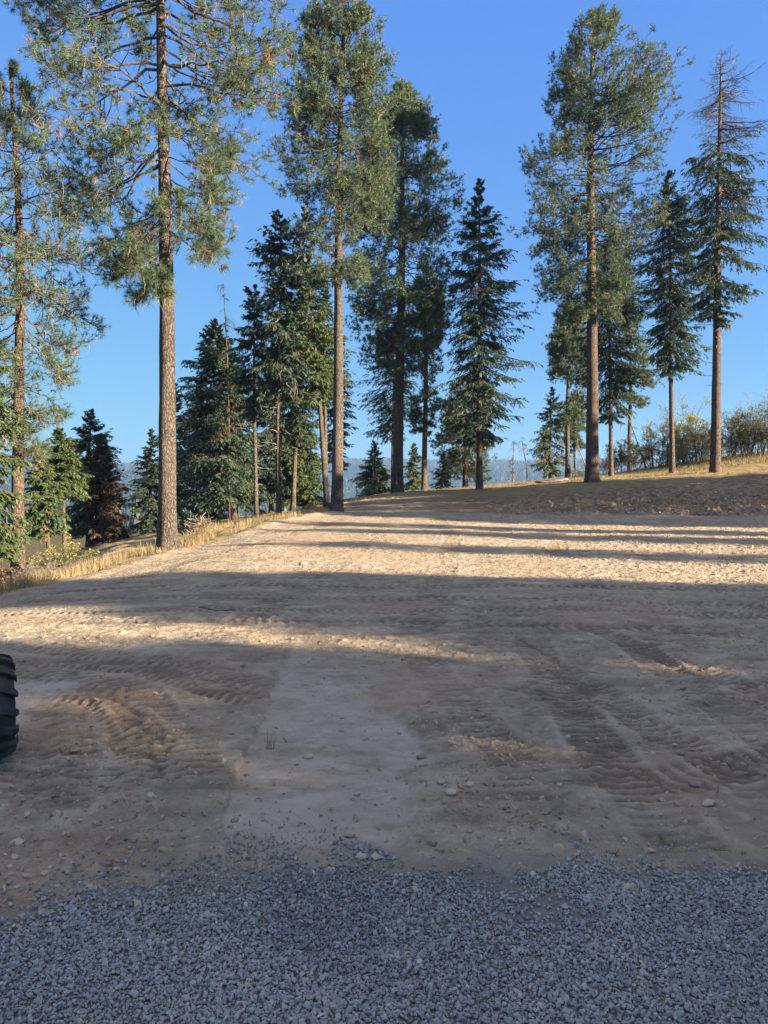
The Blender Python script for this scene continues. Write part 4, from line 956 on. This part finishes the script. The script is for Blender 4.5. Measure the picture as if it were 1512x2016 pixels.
k = 60000; Y = g.uniform(9, 37, k) ; X = crest_x(Y) - .15 - g.gamma(1.6, .75, k); cl = fbm(X, Y, 1.2, 3, 71); kp = (g.random(k) < .18 + 1.1 * cl) & (X > -11)
X, Y, cl = X[kp], Y[kp], cl[kp]
acc = blades(X, Y, g.uniform(.06, .27, len(X)) * (1 + .7 * cl + .35 * noise(X * .9, Y * .9, 5)), .008, STRAW, 202, bend=.6)
o = acc.build('tall_dry_grass', [STRAW]); prop(o, 'golden dry grass along the left edge of the clearing', 'grass', None, 'stuff')
k = 46000; X = g.uniform(-2, 27, k); Y = bank_y(X) + g.uniform(4.5, 22, k); cl = fbm(X, Y, .6, 3, 72)
kp = (g.random(k) < (.25 + .6 * cl) * ss(bank_y(X) + 4, bank_y(X) + 9, Y - .12 * X)) ; X, Y = X[kp], Y[kp]
acc = blades(X, Y, g.uniform(.04, .16, len(X)), .014, STRAW, 203)
o = acc.build('hill_stubble', [STRAW]); prop(o, 'short dry stubble on the rise below the shrubs', 'grass', None, 'stuff')
k = 15000; X = g.uniform(14, 27, k); Y = g.uniform(41, 52, k); kp = g.random(k) < ss(15, 20, X) * .9; X, Y = X[kp], Y[kp]
acc = blades(X, Y, g.uniform(.06, .25, len(X)), .02, GRASS_G, 204)
o = acc.build('green_grass', [GRASS_G]); prop(o, 'greenish grass under the shrubs at the right edge', 'grass', None, 'stuff')
# single tuft on the pale patch
x, y = gp(533, 1482); X = np.full(26, x) + g.normal(0, .02, 26); Y = np.full(26, y) + g.normal(0, .02, 26)
acc = blades(X, Y, g.uniform(.05, .2, 26), .004, STRAW, 205, bend=.7); acc.V = [v - np.array([x, y, float(G([x],[y])[0])]) for v in acc.V]
o = acc.build('grass_tuft', [STRAW]); o.location = (x, y, float(G([x], [y])[0])); prop(o, 'single small tuft of dry grass on the pale packed patch', 'grass tuft')

# litter: straws and broken twigs on the dirt
k = 420; rr_ = g.uniform(3.3, 14, k); aa = np.radians(g.uniform(-30, 32, k)); X = rr_ * np.sin(aa); Y = rr_ * np.cos(aa); kp = X > crest_x(Y) + .4; X, Y = X[kp], Y[kp]; k = len(X)
a = g.uniform(0, 6.28, k); L = g.gamma(2, .022, k).clip(.02, .16); t = np.linspace(-.5, .5, 4)
PX = X[:, None] + np.cos(a)[:, None] * L[:, None] * t + g.normal(0, .004, (k, 4)); PY = Y[:, None] + np.sin(a)[:, None] * L[:, None] * t + g.normal(0, .004, (k, 4)); PZ = (G(X, Y) + .006)[:, None] + np.abs(g.normal(0, .006, (k, 4)))
acc = Acc(); acc.add(*tubes(np.stack([PX, PY, PZ], -1), np.full((k, 4), .0018) * g.uniform(.7, 1.8, (k, 1)), 4), 0, g.random(k * 12))
o = acc.build('twig_litter', [LICHEN]); prop(o, 'broken straws and twigs strewn on the dirt', 'litter', None, 'stuff')
# one long pale stick lying on the dirt
x0, y0 = gp(392, 1200); x1, y1 = gp(455, 1208); t = np.linspace(0, 1, 14); PX = x0 + (x1 - x0) * t; PY = y0 + (y1 - y0) * t + .06 * np.sin(t * 9); PZ = G(PX, PY) + .015
acc = Acc(); acc.add(*tubes(np.stack([PX - x0, PY - y0, PZ - PZ[0]], -1)[None], np.full((1, 14), .011), 6), 0); o = acc.build('stick', [TWIG_GREY], smooth=True); o.location = (x0, y0, PZ[0]); prop(o, 'long crooked pale stick lying on the shaded dirt on the left', 'stick')

# ---------------------------------------------------------------- brush pile, dirt mound, log pile
def mound(name, px, py, d, wpx, hpx, dep, label, cat, mat, seed, twigs=0):
    g = np.random.default_rng(seed); c = at(px, py, d); c[2] = H1(c[0], c[1]); W = wpx * d / F / 2; Hh = hpx * d / F
    nr, nc = 26, 60; r_ = np.linspace(0, 1, nr)[:, None]; a = np.linspace(0, 2 * math.pi, nc)[None]
    x = r_ * np.cos(a) * W * 1.15; y = r_ * np.sin(a) * dep; z = Hh * (np.cos(r_ * math.pi) * .5 + .5) * (1 + .35 * fbm(x.ravel() + seed, y.ravel(), 1.6, 4, seed).reshape(x.shape)) - .08 * r_
    z = z + (H((x + c[0]).ravel(), (y + c[1]).ravel()).reshape(x.shape) - c[2])
    if not twigs:
        o = mesh(name, np.stack([x, y, z], -1).reshape(-1, 3), [grid_faces(nr, nc)], [mat], smooth=True); o.location = c; prop(o, label, cat); return
    root = empty(name, c); prop(root, label, cat)
    mesh('core', np.stack([x, y, z * .8], -1).reshape(-1, 3), [grid_faces(nr, nc)], [mat], root, smooth=True)
    k = twigs; rr_ = np.sqrt(g.random(k)); a = g.uniform(0, 6.28, k); X = rr_ * np.cos(a) * W; Y = rr_ * np.sin(a) * dep; Z = Hh * (np.cos(rr_ * math.pi) * .5 + .5) * .85
    Z = Z + H(X + c[0], Y + c[1]) - c[2]
    D = norm(g.normal(size=(k, 3)) * np.array([1, 1, .45])); L = g.uniform(.2, .9, k); t = np.linspace(-.5, .5, 5)
    P = np.stack([X, Y, Z], -1)[:, None] + D[:, None] * (L[:, None] * t)[..., None] + g.normal(0, .03, (k, 5, 3))
    acc = Acc(); acc.add(*tubes(P, np.full((k, 5), .009) * g.uniform(.5, 2, (k, 1)), 4), 0, g.random(k * 16))
    kk = k * 14; i = g.integers(0, k, kk); p, dd = sample(P[i], g.random((kk, 1))); sprays(acc, p[:, 0], norm(dd[:, 0] + g.normal(0, .6, (kk, 3))), g.uniform(.06, .16, kk), g.uniform(.015, .04, kk), g, 1)
    acc.build('slash', [TWIG_GREY, FIR_DEAD], root)
dm, n, b, o = new_mat('loose_soil'); co = objco(n); t1 = tex(n, 6, 6, .7, co); n.links.new(mixc(n, ramp(n, t1, (.4, 0.), (.65, 1.)), (.20, .115, .07), (.36, .25, .16)), b.inputs['Base Color']); bump(n, b, t1, .8, .08)
mound('brush_pile', 392, 1052, 28, 78, 30, 1.0, 'rusty brown pile of cut branches behind the grass strip', 'brush pile', dm, 81, 260)
mound('dirt_mound', 612, 1003, 37, 62, 17, 1.2, 'low mound of turned brown soil left of the leaning trunk', 'dirt mound', dm, 82)
# logs
for i, (px, py, L, lab) in enumerate([(1085, 957, 1.3, 'pale weathered log lying at the front of the small wood pile'), (1072, 953, 1.0, 'short dark log at the left of the small wood pile'), (1104, 953, .9, 'broken log at the right end of the small wood pile'), (1090, 950, 1.1, 'log lying across the back of the small wood pile')]):
    g = np.random.default_rng(400 + i); c = at(px, py, 41 + i * .25); c[2] = float(G([c[0]], [c[1]])[0]) + .09; a = g.normal(0, .25)
    t = np.linspace(-.5, .5, 9); P = np.stack([np.cos(a) * L * t, np.sin(a) * L * t, .03 * np.sin(t * 5)], -1)[None]
    rad = np.full((1, 9), .075) * (1 + g.normal(0, .07, (1, 9))); rad[0, 0] = rad[0, -1] = .02
    acc = Acc(); acc.add(*tubes(P, rad, 9), 0); o = acc.build('log', [TWIG_GREY if i in (0, 2) else TWIG], smooth=True); o.location = c; prop(o, lab, 'log', 'logs of the small wood pile on the rise')

# ---------------------------------------------------------------- wheel at the left edge
rm, n, b, o = new_mat('tyre_rubber'); co = objco(n); f = tex(n, 14, 5, .7, co)
n.links.new(mixc(n, ramp(n, f, (.35, 0.), (.7, 1.)), (.014, .016, .020), (.085, .078, .070)), b.inputs['Base Color']); b.inputs['Roughness'].default_value = .62; bump(n, b, f, .25, .004); b.inputs['Specular IOR Level'].default_value = .4
mm, n, b, o = new_mat('rim_paint'); b.inputs['Base Color'].default_value = (.05, .05, .055, 1); b.inputs['Metallic'].default_value = .6; b.inputs['Roughness'].default_value = .45
WX, WY = -2.222, 4.25; RW = .27; WZ = float(G([WX], [WY])[0]) + RW + .018
wr = empty('vehicle_wheel', (WX, WY, WZ)); wr.rotation_euler = (0, 0, R(31)); prop(wr, 'black knobbly off-road wheel cut off by the left edge of the photo', 'wheel')
prof_t = np.array([(.085,.155),(.10,.165),(.122,.19),(.128,.215),(.118,.238),(.09,.250),(.04,.255),(-.04,.255),(-.09,.250),(-.118,.238),(-.128,.215),(-.122,.19),(-.10,.165),(-.085,.155)])
ns = 72; a = np.arange(ns) / ns * 2 * math.pi
V = np.stack([np.broadcast_to(prof_t[:, 0][None], (ns, 14)), prof_t[:, 1][None] * np.cos(a)[:, None], prof_t[:, 1][None] * np.sin(a)[:, None]], -1).reshape(-1, 3)
i = np.arange(ns)[:, None]; j = np.arange(13)[None]; Fq = np.stack([i * 14 + j, i * 14 + j + 1, ((i + 1) % ns) * 14 + j + 1, ((i + 1) % ns) * 14 + j], -1).reshape(-1, 4)
import bmesh
def lug_bm(bm, side, th):
    # one bar from the centre to the shoulder, wrapped over the shoulder
    secs = [(-.012, .250, .283, .0), (.045, .250, .285, .05), (.092, .243, .282, .11), (.128, .225, .268, .16), (.142, .200, .238, .18)]
    hw = .021; rings = []
    for k_, (xx, r0, r1, da) in enumerate(secs):
        ww = hw * (1.0 if k_ < 4 else .85); row = []
        for rr__, dth, ins in ((r0, -ww, 0), (r1, -ww, .004), (r1, ww, .004), (r0, ww, 0)):
            an = th + da + (dth * (1 - ins * 20)) / .27
            row.append(bm.verts.new((side * xx, rr__ * math.cos(an), rr__ * math.sin(an))))
        rings.append(row)
    for r1_, r2_ in zip(rings, rings[1:]):
        for q_ in range(4): bm.faces.new((r1_[q_], r1_[(q_ + 1) % 4], r2_[(q_ + 1) % 4], r2_[q_]))
    bm.faces.new(rings[0][::-1]); bm.faces.new(rings[-1])
bm = bmesh.new()
for k_ in range(15):
    lug_bm(bm, 1, k_ / 15 * 2 * math.pi); lug_bm(bm, -1, (k_ + .5) / 15 * 2 * math.pi)
bmesh.ops.recalc_face_normals(bm, faces=bm.faces)
bmesh.ops.bevel(bm, geom=[e for e in bm.edges if len(e.link_faces) == 2 and e.calc_face_angle(0) > .6], offset=.0035, segments=2, affect='EDGES')
me = bpy.data.meshes.new('lug'); bm.to_mesh(me); bm.free(); me.materials.append(rm)
tyre = mesh('tyre', V, [Fq], [rm], wr, smooth=True); lo = bpy.data.objects.new('tread', me); COL.objects.link(lo); lo.parent = tyre
pr = np.array([(.085,.157),(.09,.150),(.075,.142),(.06,.12),(.03,.11),(.028,.04),(.04,.035),(.04,.0),(-.085,.0),(-.085,.157)])
V = np.stack([np.broadcast_to(pr[:, 0][None], (ns, 10)), pr[:, 1][None] * np.cos(a)[:, None], pr[:, 1][None] * np.sin(a)[:, None]], -1).reshape(-1, 3)
j = np.arange(9)[None]; Fq = np.stack([i * 10 + j, i * 10 + j + 1, ((i + 1) % ns) * 10 + j + 1, ((i + 1) % ns) * 10 + j], -1).reshape(-1, 4)
mesh('rim', V, [Fq], [mm], wr, smooth=True)

# ---------------------------------------------------------------- haze
HZ = dict(x=(-4500, 4500), y=(-900, 4600), z=(-140, 150))
(x0, x1), (y0, y1), (z0, z1) = HZ['x'], HZ['y'], HZ['z']
V = np.array([(x, y, z) for x in (x0, x1) for y in (y0, y1) for z in (z0, z1)], float)
Fq = np.array([(0, 1, 3, 2), (4, 6, 7, 5), (0, 4, 5, 1), (2, 3, 7, 6), (0, 2, 6, 4), (1, 5, 7, 3)])
hzm = bpy.data.materials.new('haze'); hzm.use_nodes = True; n = hzm.node_tree; n.nodes.clear()
o = n.nodes.new('ShaderNodeOutputMaterial'); pv = n.nodes.new('ShaderNodeVolumePrincipled'); pv.inputs['Density'].default_value = .00019; pv.inputs['Color'].default_value = (.30, .56, 1.0, 1)
pv.inputs['Anisotropy'].default_value = 0.2
n.links.new(pv.outputs[0], o.inputs['Volume'])
hz = mesh('haze', V, [Fq], [hzm]); prop(hz, 'thin blue air between the clearing and the far hills', 'haze', None, 'stuff')
